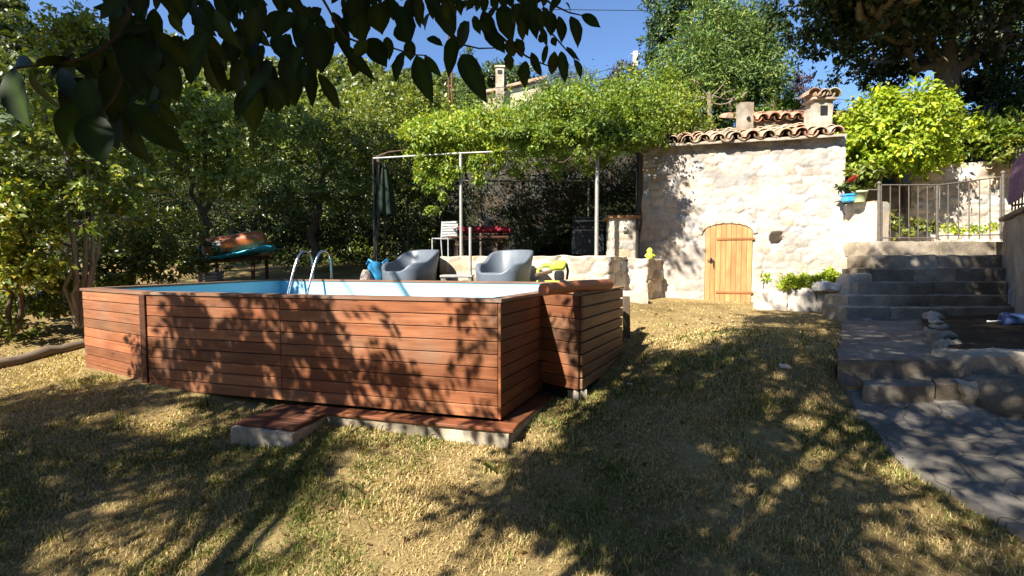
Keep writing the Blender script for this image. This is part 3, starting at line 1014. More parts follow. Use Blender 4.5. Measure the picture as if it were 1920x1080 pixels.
# landing
def landing_mesh():
    mb = MB()
    n = 26
    Yf, Yb = 4.36, 7.75
    L0, R0 = at(1573, 676, Yf), at(1797, 686, Yf)
    zt = 0.815
    l0, r0 = A(3.04, Yf), A(4.16, Yf - 0.02)
    l1, r1 = A(5.50, Yb), A(7.25, Yb)
    P = np.zeros((n, 14, 3))
    for i in range(n):
        t = i / (n - 1)
        l, r = l0 + (l1 - l0) * t, r0 + (r1 - r0) * t
        for j in range(14):
            s = j / 13
            xy = l + (r - l) * s
            edge = 0.05 * noise.noise(Vector((t * 9, j * 3.0, 0))) if j in (0, 13) else 0
            P[i, j] = (xy[0] + edge, xy[1], zt + 0.012 * noise.noise(Vector((xy[0] * 3, xy[1] * 3, 0))))
    mb.grid(P[:, ::-1], None, True)
    fr2 = np.stack([P[0] + A(0, -0.02 * k, -0.05 * k * 2) for k in range(4)], 0)
    mb.grid(fr2[::-1][:, ::-1], None, True)
    for j in (0, 13):
        sd_ = np.stack([P[:, j] + A(0, 0, -0.12 * k) for k in range(4)], 0)
        mb.grid(sd_ if j == 13 else sd_[::-1], None, True)
    return mb
tag(landing_mesh().build("upper_paving", M['flag']), "raised flagstone path leading to the garden steps", "path", kind='structure')
ls = thing("low_steps", at(1690, 730, 4.2), "two low rough stone steps between the lower and raised flagstone paths", "steps")
for (y0, x0, x1, z1, col) in ((4.33, 3.04, 4.14, 0.80, 0.62), (4.07, 3.08, 4.16, 0.66, 0.55)):
    mb = MB()
    xx = x0
    while xx < x1 - 0.05:
        w = min(random.uniform(0.5, 0.7), x1 - xx)
        w = x1 - xx if x1 - xx - w < .25 else w
        g = col * random.uniform(0.8, 1.1)
        mb.rough(A(xx, y0 + random.uniform(-.015, .015), z1 - 0.35), A(w - 0.012, 0, 0), A(0.2, 0.28, 0), A(0, 0, 0.35 + random.uniform(-.01, .01)), 0.014, 0.05, 5, (g * .62, g * .58, g * .52), 0.02)
        xx += w
    mb.build("step", M['steps'], ls)
# lower path: sheet lying just above the lawn
def lower_path():
    Ys = np.linspace(4.2, 0.4, 50)
    lx = np.interp(Ys[::-1], [0.4, 1.5, 2.62, 2.86, 3.31, 4.2], [2.95, 2.95, 2.85, 2.80, 2.78, 3.02])[::-1]
    P = np.zeros((50, 30, 3))
    for i in range(50):
        for j in range(30):
            s = j / 29
            x = lx[i] + s * 3.6 + (0.05 * noise.noise(Vector((Ys[i] * 4, 0, 0))) if j == 0 else 0)
            P[i, j] = (x, Ys[i], float(gz(lx[i] + min(s * 3.6, 1.2), Ys[i])) + 0.035 + 0.01 * noise.noise(Vector((x * 3, Ys[i] * 3, 0))))
    mb = MB(); mb.grid(P, None, True)
    e = np.stack([P[:, 0], P[:, 0] + A(-0.03, 0, -0.12)], 0); mb.grid(e[::-1], None, True)
    return mb
tag(lower_path().build("flagstone_path", M['flag']), "lower flagstone path curving along the lawn", "path", kind='structure')

# right hand wall
RW = [at(1876, 500, 8.95)[:2] + A(0.0, 0.0), A(7.66, 7.0), A(6.3, 5.35)]
rwz = 2.50
rw = thing("boundary_wall", (RW[1][0], RW[1][1], 0.9), "grey roughcast wall with stone coping rising beside the garden steps", "wall")
mbw = stone_sheet(RW[::1], 0.3, rwz, 0.05, 0.5, 0.3, 0.02, 0.35, 61, None, pale=1.0, mortar=0.45)
# the sheet faces the wrong way for this wall, so mirror its offset by building it from the far side
mbw = stone_sheet([RW[0] + A(0, 0), RW[1], RW[2]][::-1], 0.3, rwz, 0.05, 0.5, 0.3, 0.02, -0.35, 61, None)
def flat_wall(path, z0, z1, t, step=0.12, col=(0.62, 0.58, 0.54)):
    mb = MB()
    for a, b in zip(path[:-1], path[1:]):
        a3, b3 = A(a[0], a[1], z0), A(b[0], b[1], z0)
        d = unit(b3 - a3); n = A(-d[1], d[0], 0)
        mb.rough(a3, b3 - a3, n * t, A(0, 0, z1 - z0), 0.02, step, 4, col, 0.02)
    return mb
flat_wall([RW[0], RW[1], RW[2]], 0.3, rwz, 0.35).build("body", M['render'], rw)
cp = MB()
for a, b in ((RW[0], RW[1]), (RW[1], RW[2])):
    L = np.linalg.norm(b - a); k = int(L / 0.6)
    d = A(*unit(b - a), 0); n = A(-d[1], d[0], 0)
    for i in range(k):
        g = random.uniform(0.8, 1.1)
        cp.rough(A(a[0], a[1], rwz) + d * (L * i / k) - n * 0.07, d * (L / k - 0.01), n * 0.48, A(0, 0, 0.09), 0.012, 0.09, 5, (0.62 * g, 0.56 * g, 0.5 * g))
cp.build("coping", M['steps'], rw)
mb = MB(); q = at(1893, 556, 7.35); mb.box(q - A(.05, .03, .12), A(.035, -.02, 0), A(.03, .03, 0), A(0, 0, .24), (1, 1, 1), .004)
tag(mb.build("wall_plate", M['grey_white'], None, q), "small pale plate fixed low on the roughcast wall", "plate")
# black railing standing on that wall
rl = thing("wall_railing", (7.9, 7.2, rwz + .09), "short black iron railing on the roughcast wall under the mauve towel", "railing")
rb = MB()
p0, p1 = at(1897, 400, 7.8), at(1985, 380, 6.9)
p0[2] = p1[2] = rwz + 0.09
for k in range(14):
    q = p0 + (p1 - p0) * k / 13
    rb.tube([q, q + A(0, 0, 1.0)], 0.011, 6)
rb.build("bars", M['dark_iron'], rl)
for hh in (0.08, 1.0):
    rb = MB(); rb.tube([p0 + A(0, 0, hh), p1 + A(0, 0, hh)], 0.018, 6); rb.build("rail", M['dark_iron'], rl)
tw = MB()
nn_ = 24
P = np.zeros((nn_, 30, 3))
dd_ = unit(p1 - p0); nq = A(dd_[1], -dd_[0], 0)
for i in range(nn_):
    s = i / (nn_ - 1)
    for j in range(30):
        t = j / 29
        hgt = 1.06 - abs(t - 0.28) * (1.05 + 0.25 * s) if t > 0.28 else 1.06 - (0.28 - t) * 1.2
        side = (0.05 if t > 0.28 else -0.05) * min(1, abs(t - 0.28) * 10)
        fold = 0.035 * math.sin(s * 17 + t * 2.0) * min(1, abs(t - .28) * 3)
        sl_ = -0.22 * (1 - s) ** 2
        P[i, j] = p0 + dd_ * (0.05 + s * 0.95) + (-nq if nq[0] > 0 else nq) * (side + fold) + A(0, 0, hgt + 0.30 * s + sl_)
tw.grid(P, None, True)
tag(tw.build("towel", M['purple_cloth'], None, p0 + A(0, 0, 1.0)), "mauve towel hung over the black railing on the roughcast wall", "towel")

# bed at the right with stones
random.seed(17)
rocks = [(1790, 585, 7.3, .32, .28, .3), (1798, 604, 6.7, .34, .3, .28), (1808, 622, 6.2, .34, .3, .26), (1816, 640, 5.7, .36, .3, .26), (1822, 656, 5.2, .34, .3, .26)]
EDG = [(4.42, 4.75), (4.78, 5.2), (5.16, 5.65), (5.55, 6.1), (5.93, 6.55), (6.3, 7.0)]
for i, (x, y) in enumerate(EDG):
    mb = MB(); mb.rough(A(x - 0.13, y - 0.16, 0.6), A(0.23, 0.06, 0), A(0.12, 0.34, 0), A(0, 0, 0.33 + random.uniform(-.04, .05)), 0.06, 0.05, 5, tuple(A(.62, .58, .53) * random.uniform(.85, 1.1)), 0.09)
    lab = ["nearest edging stone of the row between raised path and dark bed", "second edging stone from the front beside the raised path", "third edging stone from the front beside the raised path",
           "fourth edging stone from the front beside the raised path", "fifth edging stone from the front, close to the steps", "farthest edging stone, at the foot of the garden steps"][i]
    tag(mb.build("edging_stone", M['steps'], None, (x, y, 0.8)), lab, "stone", "edging stones along the raised path")
mb = MB(); mb.rough(A(4.16, 4.20, 0.62), A(1.6, 0.06, 0), A(-0.03, 0.42, 0), A(0, 0, 0.27), 0.018, 0.07, 4, (.66, .62, .56), 0.04)
tag(mb.build("stone_block", M['steps'], None, (5, 4.4, 0.7)), "long hewn grey stone block edging the dark bed", "stone block")
mb = MB(); mb.rough(A(3.93, 3.98, 0.42), A(0.36, 0.02, -0.05), A(0.05, 0.3, 0), A(-0.03, 0, 0.27), 0.06, 0.06, 4, (.85, .8, .72), 0.08)
tag(mb.build("rock", M['steps'], None, (4.3, 4.1, 0.5)), "pale wedge shaped rock under the long stone block", "rock")
mb = MB(); mb.rough(A(4.0, 3.72, 0.28), A(1.7, 0.04, 0.05), A(0.02, 0.5, 0), A(0, 0, 0.40), 0.10, 0.07, 2.2, (.42, .40, .37), 0.14)
tag(mb.build("rock", M['steps'], None, (5, 4, 0.5)), "big dark rounded rock beside the lower flagstone path", "rock")
P = np.zeros((20, 30, 3))
for i in range(20):
    for j in range(30):
        a = A(4.25, 4.5) + (A(6.25, 7.2) - A(4.25, 4.5)) * j / 29
        b = A(6.6, 4.6) + (A(7.9, 7.4) - A(6.6, 4.6)) * j / 29
        xy = a + (b - a) * i / 19
        P[i, j] = (xy[0], xy[1], 0.90 + 0.05 * noise.noise(Vector((xy[0] * 3, xy[1] * 3, 0))))
mb = MB(); mb.grid(P[::-1], None, True)
tag(mb.build("soil_bed", M['soil']), "dark soil bed under the right hand wall", "soil", kind='structure')
can_ = thing("blue_canister", at(1900, 622, 6.2), "dark blue plastic watering tube with white nozzle lying on the dark bed", "canister")
q0, q1 = at(1876, 621, 6.2), at(1935, 624, 6.1)
q0[2] = q1[2] = 0.98
mb = MB(); mb.lathe(q0, [(0.05, 0), (0.09, 0.01), (0.095, 0.05), (0.085, 0.07), (0.085, 0.36), (0.092, 0.38), (0.06, 0.42)], 16, (1, 1, 1), q1 - q0); mb.build("body", plain_mat('navy plastic', (0.05, 0.09, 0.22), 0.4), can_)
mb = MB(); mb.tube([q0 + A(0, 0, -.02), q0 + A(-.14, 0, -.03), q0 + A(-.17, 0.02, -.03)], [.012, .010, .016], 8); mb.build("nozzle", M['white'], can_)

# planter bed in front of the building
pbd = MB()
a, b = at(1424, 560, 9.0), at(1592, 560, 8.6)
k = 3
for i in range(k):
    g = random.uniform(0.8, 1.1)
    p = a + (b - a) * i / k
    pbd.rough(A(p[0], p[1], 0.55), (b - a) * A(1, 1, 0) / k * 0.98, A(0.05, 0.35, 0), A(0, 0, 0.66 + random.uniform(-.05, .05)), 0.05, 0.07, 4, (.68 * g, .62 * g, .54 * g), 0.07)
tag(pbd.build("planter_wall", M['stone'], None, (6, 8.8, 0.85)), "low rough stone edging of the small grassy bed between arched door and steps", "wall")
P = np.zeros((12, 20, 3))
for i in range(12):
    for j in range(20):
        f_ = a + (b - a) * j / 19 + A(0, .25, 0)
        bk_ = A(FA[0], FA[1], 0) + F3 * (dr + 0.25 + (FW + 0.5 - dr) * j / 19)
        xy = f_ + (bk_ - f_) * i / 11
        P[i, j] = (xy[0], xy[1], 1.15 + 0.25 * i / 11 * (j / 19) + .03 * noise.noise(Vector((xy[0] * 4, xy[1] * 4, 0))))
mb = MB(); mb.grid(P[::-1], None, True)
tag(mb.build("planting_bed", M['ground']), "small raised bed against the stone building", "bed", kind='structure')
for (px, py, Y, w, d_, h, lab) in ((1612, 556, 8.35, .42, .35, .46, "upright reddish stone block between the planter bed and the garden steps"), (1560, 541, 8.5, .42, .3, .14, "flat white stone slab on the planter edge")):
    q = at(px, py, Y); mb = MB(); mb.rough(q - A(w / 2, 0, .05), A(w, 0, 0), A(0, d_, 0), A(0, 0, h), 0.05, 0.06, 4, (.66, .56, .46) if h > .3 else (.85, .82, .78), 0.06)
    tag(mb.build("stone_block", M['stone'], None, q), lab, "stone block")

# upper right retaining wall behind the gate
ur = [at(1700, 500, 11.6)[:2], at(1880, 500, 11.2)[:2] + A(0, 0), at(1990, 500, 10.6)[:2]]
tag(stone_sheet(ur, 1.9, lambda u: 4.12 - 0.18 * np.clip((u - 2.35) * 3, 0, 1), 0.045, 0.36, 0.22, 0.06, 0.5, 71, None, pale=0.98).build("upper_wall", M['stone'], None, (ur[1][0], ur[1][1], 2.2)),
    "sunlit dry stone wall seen through the iron gate", "wall")
tag(stone_sheet([at(1585, 500, 11.7)[:2], at(1700, 500, 11.65)[:2]], 1.9, 3.6, 0.06, 0.36, 0.22, 0.06, 0.5, 72, None, pale=0.5).build("shaded_wall", M['stone'], None, (8, 11.6, 2.2)),  # same stone as the sunlit wall, darkened to paint in the bush's shade
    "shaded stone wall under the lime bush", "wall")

# ------------------------------------------------------------------ iron gate and rail
GY = 9.3
gate = thing("iron_gate", at(1765, 452, GY), "double iron garden gate with thin upright bars at the top of the steps", "gate")
def gp(px, py): return at(px, py, GY)
for px, yt, yb, nm in ((1648, 346, 482, "gate_post"), (1880, 326, 452, "gate_post")):
    mb = MB(); mb.tube([gp(px, yt), gp(px, yb)], 0.028, 8); mb.lathe(gp(px, yt), [(0.03, 0), (0.042, 0.02), (0.03, 0.05), (0.008, 0.065)], 10); mb.build(nm, M['iron'], gate)
def topy(px): return 347 + (332 - 347) * max(0, (px - 1760) / 116)
for x0, x1, hinge in ((1652, 1756, 0), (1758, 1876, 1)):
    mb = MB()
    n = 6
    pts = [gp(x0 + (x1 - x0) * k / 8, topy(x0 + (x1 - x0) * k / 8)) for k in range(9)]
    mb.tube(pts, 0.016, 6); mb.tube([gp(x0, 446 if hinge == 0 else 442), gp(x1, 446 if hinge == 0 else 440)], 0.013, 6)
    for px in (x0, x1): mb.tube([gp(px, topy(px)), gp(px, 449)], 0.015, 6)
    lf = mb.build("gate_leaf", M['iron'], gate)
    mb = MB()
    for k in range(1, n):
        px = x0 + (x1 - x0) * k / n
        mb.tube([gp(px, topy(px)), gp(px, 449)], 0.010 if 0 < k < n else 0.015, 6)
    mb.build("bars", M['iron'], lf)
mb = MB(); mb.tube([gp(1742, 352), gp(1754, 346), gp(1762, 348)], 0.012, 6); mb.tube([gp(1752, 346), gp(1752, 392), gp(1762, 392), gp(1762, 347)], 0.010, 6); mb.build("latch", M['iron'], gate)
rail = MB(); rail.tube([A(FB[0] - .05, FB[1] - .02, 3.28), gp(1648, 356)], 0.014, 6); rail.tube([A(FB[0] + .12, FB[1] - .05, 2.9), A(FB[0] + .12, FB[1] - .05, 3.28)], 0.012, 6)
tag(rail.build("hand_rail", M['iron'], None, (FB[0], FB[1], 3.28)), "thin iron rail from the building corner to the gate post", "rail")
# black fence panel at the upper right
fp = MB()
fq0, fq1 = at(1800, 262, 12.6), at(1866, 262, 12.3)
for k in range(13):
    q = fq0 + (fq1 - fq0) * k / 12; fp.tube([q - A(0, 0, .2), q + A(0, 0, 0.72 + 0.25 * k / 12)], 0.010, 5)
for hh in (0.1, 0.68): fp.tube([fq0 + A(0, 0, hh), fq1 + A(0, 0, hh + .15)], 0.013, 5)
tag(fp.build("iron_fence", M['dark_iron'], None, fq0), "black iron fence panel above the dry stone wall", "fence")

# pots on the low wall
def pot(name, px, py, Y, r, h, mat, label, square=False):
    q = at(px, py, Y)
    mb = MB()
    if square:
        mb.box(q + A(-r, -r, 0), A(2 * r, 0, 0), A(0, 2 * r, 0), A(0, 0, h), (1, 1, 1), 0.02)
        mb.box(q + A(-r - .015, -r - .015, h - .04), A(2 * r + .03, 0, 0), A(0, 2 * r + .03, 0), A(0, 0, .04), (1, 1, 1), 0.008)
    else:
        mb.lathe(q, [(r * .75, 0), (r, h - .04), (r * 1.1, h - .04), (r * 1.1, h), (r * .95, h), (r * .9, h - .03)], 18)
    t = thing(name, q, label, "flower pot")
    mb.build("pot", mat, t)
    return t, q
t1, q1_ = pot("flower_pot", 1590, 379, 9.64, .085, .16, M['sky_blue'], "small bright blue pot hung on the low wall by the gate", True)
rgp = np.random.default_rng(3)
foliage("plant", [(q1_ + A(0, 0, .38), (.16, .14, .24))], 170, .10, M['leaf_dark'], rgp, t1, per=20, tone=1.6)
foliage("flowers", [(q1_ + A(-.02, -.1, .46), (.07, .05, .07))], 40, .05, M['leaf_red'], rgp, t1, per=14, aspect=.9)
t2, q2_ = pot("flower_pot", 1611, 379, 9.57, .13, .22, M['pot_green'], "larger pale green pot with a leafy plant beside the blue pot")
foliage("plant", [(q2_ + A(0.02, 0, .55), (.24, .2, .27))], 300, .15, M['leaf_hedge'], rgp, t2, per=22, aspect=.6)

# ------------------------------------------------------------------ the pool
def hpt(p, z): return A(p[0], p[1], z)
ctr = sum(POOL) / 5
pool = thing("wooden_pool", (ctr[0], ctr[1], WALLB), "above ground pool clad in red brown horizontal boards with pale blue liner", "pool")
random.seed(2)
def cladding(a, b, z0, z1, n, mat, parent, name, split=None, th=0.03, tone=1.0, gap=0.008, var=0.3):
    a, b = hpt(a, 0), hpt(b, 0)
    d = b - a; L = np.linalg.norm(d); d = d / L
    nr = A(d[1], -d[0], 0)
    if nr @ (a - hpt(ctr, 0)) < 0: nr = -nr
    mb = MB()
    bh = (z1 - z0) / n
    for i in range(n):
        cuts = [0, L] if not split else [0, L * split, L]
        for c0, c1 in zip(cuts[:-1], cuts[1:]):
            t = tone * random.uniform(1 - var, 1 + var)
            g = random.uniform(-.06, .10)
            mb.box(a + d * (c0 + .002) + A(0, 0, z0 + bh * i + gap / 2) + nr * random.uniform(-.002, .003), d * (c1 - c0 - .004), nr * th, A(0, 0, bh - gap), (t, t * (1 + g), t * (1 + g * 1.6)), 0.004)
    return mb.build(name, mat, parent), nr, d, L
front, nF, dF, LF = cladding(FR, FL1, WALLB, RIM - .03, 9, M['red_wood'], pool, "front_cladding", 0.56)
cladding(FL1, FL2, WALLB, RIM - .03, 9, M['red_wood'], pool, "corner_cladding", None, .03, 1.05)
cladding(FL2, BL, WALLB, RIM - .03, 9, M['red_wood'], pool, "side_cladding")
cladding(BL, BR, WALLB, RIM - .03, 9, M['red_wood'], pool, "rear_cladding", 0.5)
_, nR, dR, LR = cladding(FR, BR, WALLB, RIM - .03, 9, M['red_wood'], pool, "side_cladding", None, .03, 0.75)  # board tone lowered to paint this side as shaded
# inner frame behind boards (dark) and trims
mb = MB(); q = hpt(FL1, WALLB - .05) + nF * 0.005
mb.box(q - dF * 0.045, dF * 0.085, nF * 0.045, A(0, 0, RIM - WALLB + .02), (1, 1, 1), .004)
mb.build("corner_trim", M['dark_wood'], pool)
mb = MB(); q = hpt(FR, WALLB)
mb.box(q - dF * 0.002 + nF * .002, nR * 0.028, nF * 0.028, A(0, 0, RIM - WALLB - .03), (1.2, 1.1, 1), .004)
mb.build("corner_trim", M['red_wood'], pool)
# backing, liner and rim
inn = []
def shrink(k):
    n = len(POOL); out = []
    for i in range(n):
        p0_, p1_, p2_ = (hpt(POOL[(i + j) % n], 0)[:2] for j in (-1, 0, 1))
        d1, d2 = unit(p1_ - p0_), unit(p2_ - p1_)
        n1, n2 = A(-d1[1], d1[0]), A(-d2[1], d2[0])
        if n1 @ (ctr[:2] - p1_) < 0: n1 = -n1
        if n2 @ (ctr[:2] - p1_) < 0: n2 = -n2
        mid = unit(n1 + n2); out.append(p1_ + mid * k / max(.3, mid @ n1))
    return out
I1, I2, O1 = shrink(0.012), shrink(0.11), shrink(-0.045)
mb = MB()
for i in range(5):
    a, b = I1[i], I1[(i + 1) % 5]
    mb.add([A(*a, WALLB), A(*b, WALLB), A(*b, RIM - .03), A(*a, RIM - .03)], [(0, 1, 2, 3)])
mb.build("wall_core", M['black'], pool)
mb = MB()
for i in range(5):
    a, b = I2[i], I2[(i + 1) % 5]
    mb.add([A(*a, WALLB + .1), A(*b, WALLB + .1), A(*b, RIM - .012), A(*a, RIM - .012)], [(3, 2, 1, 0)])
mb.add([A(*p, WALLB + .1) for p in I2], [tuple(range(5))])
mb.build("liner", M['liner'], pool)
mb = MB()
I2b = shrink(0.125)
for i in range(5):
    a, b, c, d = O1[i], O1[(i + 1) % 5], I2b[(i + 1) % 5], I2b[i]
    L = np.linalg.norm(b - a); u0 = random.random() * 9
    w_ = 0.17
    vs = [A(*a, RIM - .028), A(*b, RIM - .028), A(*c, RIM - .028), A(*d, RIM - .028), A(*a, RIM + .004), A(*b, RIM + .004), A(*c, RIM + .004), A(*d, RIM + .004)]
    fs = [(4, 5, 6, 7), (0, 3, 2, 1), (0, 1, 5, 4), (2, 3, 7, 6), (1, 2, 6, 5), (3, 0, 4, 7)]
    mb.add(vs, fs, (1, 1, 1), False, [[(u0, 0), (u0 + L, 0), (u0 + L, w_), (u0, w_)]] * 6)
mb.build("rim", M['rim_wood'], pool)
mb = MB(); mb.add([A(*p, RIM - .42) for p in I2], [tuple(range(5))])
def water_mat():
    m, nt, out = new_mat("pool water")
    n = noisen(nt, pos(nt), 3.0, 3)
    principled(nt, out, (0.03, 0.22, 0.30), 0.04, 0, 0.5, bumpn(nt, n, 0.2, 0.02))
    return m
mb.build("water", water_mat(), pool)
# plinth: concrete beam with a plank ledge at the front right
mb = MB()
tF = 0.46
pF = hpt(FR, 0) + dF * LF * tF
zg = WALLB - 0.03
mb.rough(A(pF[0], pF[1], zg - 0.50), -dF * (LF * tF + 0.12), nF * 0.20, A(0, 0, 0.48), 0.012, 0.08, 5, (.78, .74, .67), .02)
mb.rough(hpt(FR, zg - 0.50) - dF * 0.0 + nF * 0.20, nR * 0.16, dR * 2.0, A(0, 0, 0.48), 0.012, 0.09, 5, (.78, .74, .67), .02)
mb.build("plinth", M['concrete'], pool)
mb = MB()
mb.box(A(pF[0], pF[1], zg - .018) + nF * .032, -dF * (LF * tF + .20), nF * 0.19, A(0, 0, .03), (0.85, .8, .8), .005)
mb.box(hpt(FR, zg - .023) + nF * .05 - nR * .02, nR * 0.21, dR * 2.0, A(0, 0, .03), (.6, .6, .6), .005)
mb.build("ledge_plank", M['red_wood'], pool)

# ladder over the rear rim
lad = thing("pool_ladder", at(575, 520, 9.8), "curved stainless steel pool ladder over the rear rim", "ladder")
rd = unit(hpt(BR, 0) - hpt(BL, 0)); rn = A(rd[1], -rd[0], 0)
if rn @ (hpt(BL, 0) - hpt(ctr, 0)) < 0: rn = -rn
def rail_curve(px):
    top0 = at(px, 469, 9.9)
    base = hpt(BL, 0) + rd * ((top0[:2] - BL[:2]) @ rd[:2] / 1.0)
    base = hpt(base, 0)
    zt = top0[2]
    prof = [(-.62, RIM - .75), (-.50, RIM - .30), (-.34, RIM + .12), (-.22, zt - .22), (-.12, zt - .07), (0.0, zt), (.13, zt - .03), (.22, zt - .12), (.26, zt - .26), (.26, RIM + .05), (.26, RIM - .8)]
    pr = []
    for i in range(len(prof) - 1):
        for s in (0, .5):
            pr.append((prof[i][0] * (1 - s) + prof[i + 1][0] * s, prof[i][1] * (1 - s) + prof[i + 1][1] * s))
    pr.append(prof[-1])
    for _ in range(2):
        pr = [pr[0]] + [((a[0] + 2 * b[0] + c[0]) / 4, (a[1] + 2 * b[1] + c[1]) / 4) for a, b, c in zip(pr[:-2], pr[1:-1], pr[2:])] + [pr[-1]]
    return [base + rn * (a + 0.0) - rd * (a < 0) * a * -0.0 + A(0, 0, z) for a, z in pr]
lr = []
for px in (566, 610):
    pts = rail_curve(px); lr.append(pts)
    mb = MB(); mb.tube(pts, 0.026, 10); mb.build("handrail", M['steel'], lad)
for k, dz in ((0, 0), (2, 0)):
    mb = MB(); mb.bar(lr[0][k], lr[1][k], .09, .03, (0, 0, 1), (1, 1, 1), .006); mb.build("tread", M['steel'], lad)

# pump box at the right end
BX1 = on_level(1088, 552.5, RIM); BX2 = on_level(1164, 540.0, RIM)
sR = hpt(FR, 0)
def on_side(p, d):   # meet the pool side along -d
    # p - d*t = FR + dR*s
    Mx = np.array([[-d[0], -dR[0]], [-d[1], -dR[1]]]); s = np.linalg.solve(Mx, (hpt(FR, 0) - p)[:2])
    return hpt(FR, 0) + dR * s[1]
BX0 = hpt(FR, 0) + dR * ((hpt(on_level(1017, 548.6, RIM), 0) - hpt(FR, 0)) @ dR); BX3 = BX0 + dR * 1.05
pbx = thing("pump_box", ((BX1[0] + BX0[0]) / 2, (BX1[1] + BX3[1]) / 2, 0.2), "brown slatted wooden pump box joined to the pool beside the foam tube", "box")
ctr_keep = ctr
ctr = (BX0 + hpt(BX1, 0) + hpt(BX2, 0) + BX3) / 4
zb0 = WALLB + .12
cladding(BX0 + nR * .03, BX1, zb0 - .02, RIM - .005, 8, M['red_wood'], pbx, "front_boards", None, .03, 0.8)
cladding(BX1, BX2, zb0 - .02, RIM - .005, 8, M['box_wood'], pbx, "side_boards", None, .03, 1.0, .020, .12)
cladding(BX2, BX3 + nR * .03, zb0 - .02, RIM - .005, 8, M['box_wood'], pbx, "rear_boards", None, .03, .9)
mb = MB()
cs = [BX0 + nR * .05, hpt(BX1, 0), hpt(BX2, 0), BX3 + nR * .05]
cc_ = sum(cs) / 4
lo = [cc_ + (c - cc_) * 1.0 for c in cs]
core = [cc_ + (c - cc_) * 0.985 for c in cs]
for i in range(4):
    a, b = core[i], core[(i + 1) % 4]
    mb.add([hpt(a, zb0 - .25), hpt(b, zb0 - .25), hpt(b, RIM - .01), hpt(a, RIM - .01)], [(0, 1, 2, 3)])
mb.build("core", M['black'], pbx)
mb = MB()
d1 = lo[2] - lo[1]
nbp = 4
dx_ = lo[0] - lo[1]
for k in range(nbp):
    f0, f1 = k / nbp + .006, (k + 1) / nbp - .006
    o_ = lo[1] + dx_ * f0 - unit(dx_) * .04
    mb.box(hpt(o_, RIM + .0), d1 * 1.03, dx_ * (f1 - f0), A(0, 0, .022), (random.uniform(.85, 1.1),) * 3, .004)
mb.build("lid", M['box_wood'], pbx)
for c, off in ((lo[1], A(0, 0, 0)), (lo[2], A(0, 0, 0))):
    w_ = unit(cc_ - c); mb = MB()
    mb.rough(hpt(c, -.1) + hpt(w_, 0) * .10 - A(.08, .08, 0), A(.16, 0, 0), A(0, .16, 0), A(0, 0, zb0 + .08), .012, .07, 5, (.75, .72, .66), .02)
    mb.build("foot_block", M['concrete'], pbx)
ctr = ctr_keep
tb = MB()
ta, tb_ = on_level(1019, 543, RIM + .085), on_level(1142, 532.5, RIM + .085)
tb.tube([ta, ta + (tb_ - ta) * .5 + A(0, 0, .008), tb_], .062, 18)
tube_ = tag(tb.build("foam_tube", M['terracotta'], None, ta - A(0, 0, .06)), "long orange brown foam tube lying on the pool corner and pump box", "tube")

# low step with wooden lid
sb = thing("pool_step", at(545, 835, 4.5), "low concrete step with dark wooden lid in front of the pool boards", "step")
o_ = at(632, 771, 4.84); o_[2] = 0
mb = MB(); mb.rough(hpt(o_, -.25), dF * .70, nF * .66, A(0, 0, .42), .012, .07, 5, (.8, .77, .72), .02); mb.build("concrete_base", M['concrete'], sb)
for k in range(1):
    mb = MB()
    for i in range(5):
        t = random.uniform(.75, 1.15)
        mb.box(hpt(o_, .172) + nF * (.0 + .125 * i) + dF * .02, dF * .66, nF * .121, A(0, 0, .03), (t, t, t), .004)
    mb.build("wooden_lid", wood_mat("worn lid boards", (0.17, 0.07, 0.036), (0.085, 0.033, 0.018), .6), sb)

# ------------------------------------------------------------------ garden furniture behind the pool
def tub_chair(name, loc, rot, s, label):
    t = thing(name, loc, label, "armchair", "grey plastic tub armchairs behind the pool")
    def tr(p):
        c, sn = math.cos(rot), math.sin(rot)
        return A(loc[0] + s * (p[0] * c - p[1] * sn), loc[1] + s * (p[0] * sn + p[1] * c), loc[2] + .88 * p[2])
    # local: front = -y
    mb = MB()
    n = 33
    rings = []
    def sup(a, r, e=3.2):
        c, sn = math.cos(a), math.sin(a)
        k = (abs(c) ** e + abs(sn) ** e) ** (-1 / e)
        return A(r * k * c, r * k * sn)
    n = 49
    for i in range(n):
        a = math.radians(-90) + 2 * math.pi * i / (n - 1)
        ab = abs((math.degrees(a) - 90 + 180) % 360 - 180)          # 0 at the back, 180 at the front
        sg = lambda q, w: 1 / (1 + math.exp(q / w))
        hb = 0.43 + 0.20 * sg(ab - 138, 5.0) + 0.32 * sg(ab - 72, 10.0)
        o0, o1 = sup(a, .43), sup(a, .47)
        flare = 0.06 * max(0, (hb - .6) / .36)
        dirn = A(math.cos(a), math.sin(a))
        fr0 = sg(138 - ab, 5.0)                                     # 1 along the front
        i1, i0 = sup(a, .375 + .045 * fr0), sup(a, .33 + .07 * fr0)
        prof = [(*o0, 0.0), (*(o0 * .45 + o1 * .55), .20), (*o1, min(.46, hb - .04)), (*(o1 + dirn * flare), hb - .03), (*(o1 * .975 + dirn * flare), hb), (*(i1 + dirn * flare), hb), (*(i1 * .985 + dirn * flare * .8), hb - .03), (*i0, .40)]
        rings.append([tr(p) for p in prof])
    mb.grid(np.array(rings)[::-1], None, True)
    mb.build("shell", M['plastic_grey'], t)
    mb = MB()
    P = np.zeros((15, 15, 3))
    for i in range(15):
        for j in range(15):
            u, v = -1 + 2 * i / 14, -1 + 2 * j / 14
            y = v * .38 - .01
            P[i, j] = tr((u * .36, y, .405 + .02 * (u * u) + (.02 if v > -.8 else .02 - (abs(v) - .8) * .12) - .02 * max(0, .3 - v * v)))
    mb.grid(P, None, True)
    mb.build("seat", M['plastic_grey'], t)
    return t
g1 = at(768, 526, 9.75); g2 = at(944, 528, 9.15)
tub_chair("tub_armchair", A(g1[0], g1[1], 1.18), math.radians(-36), 1.05, "grey plastic tub armchair nearer the blue bag and ladder")
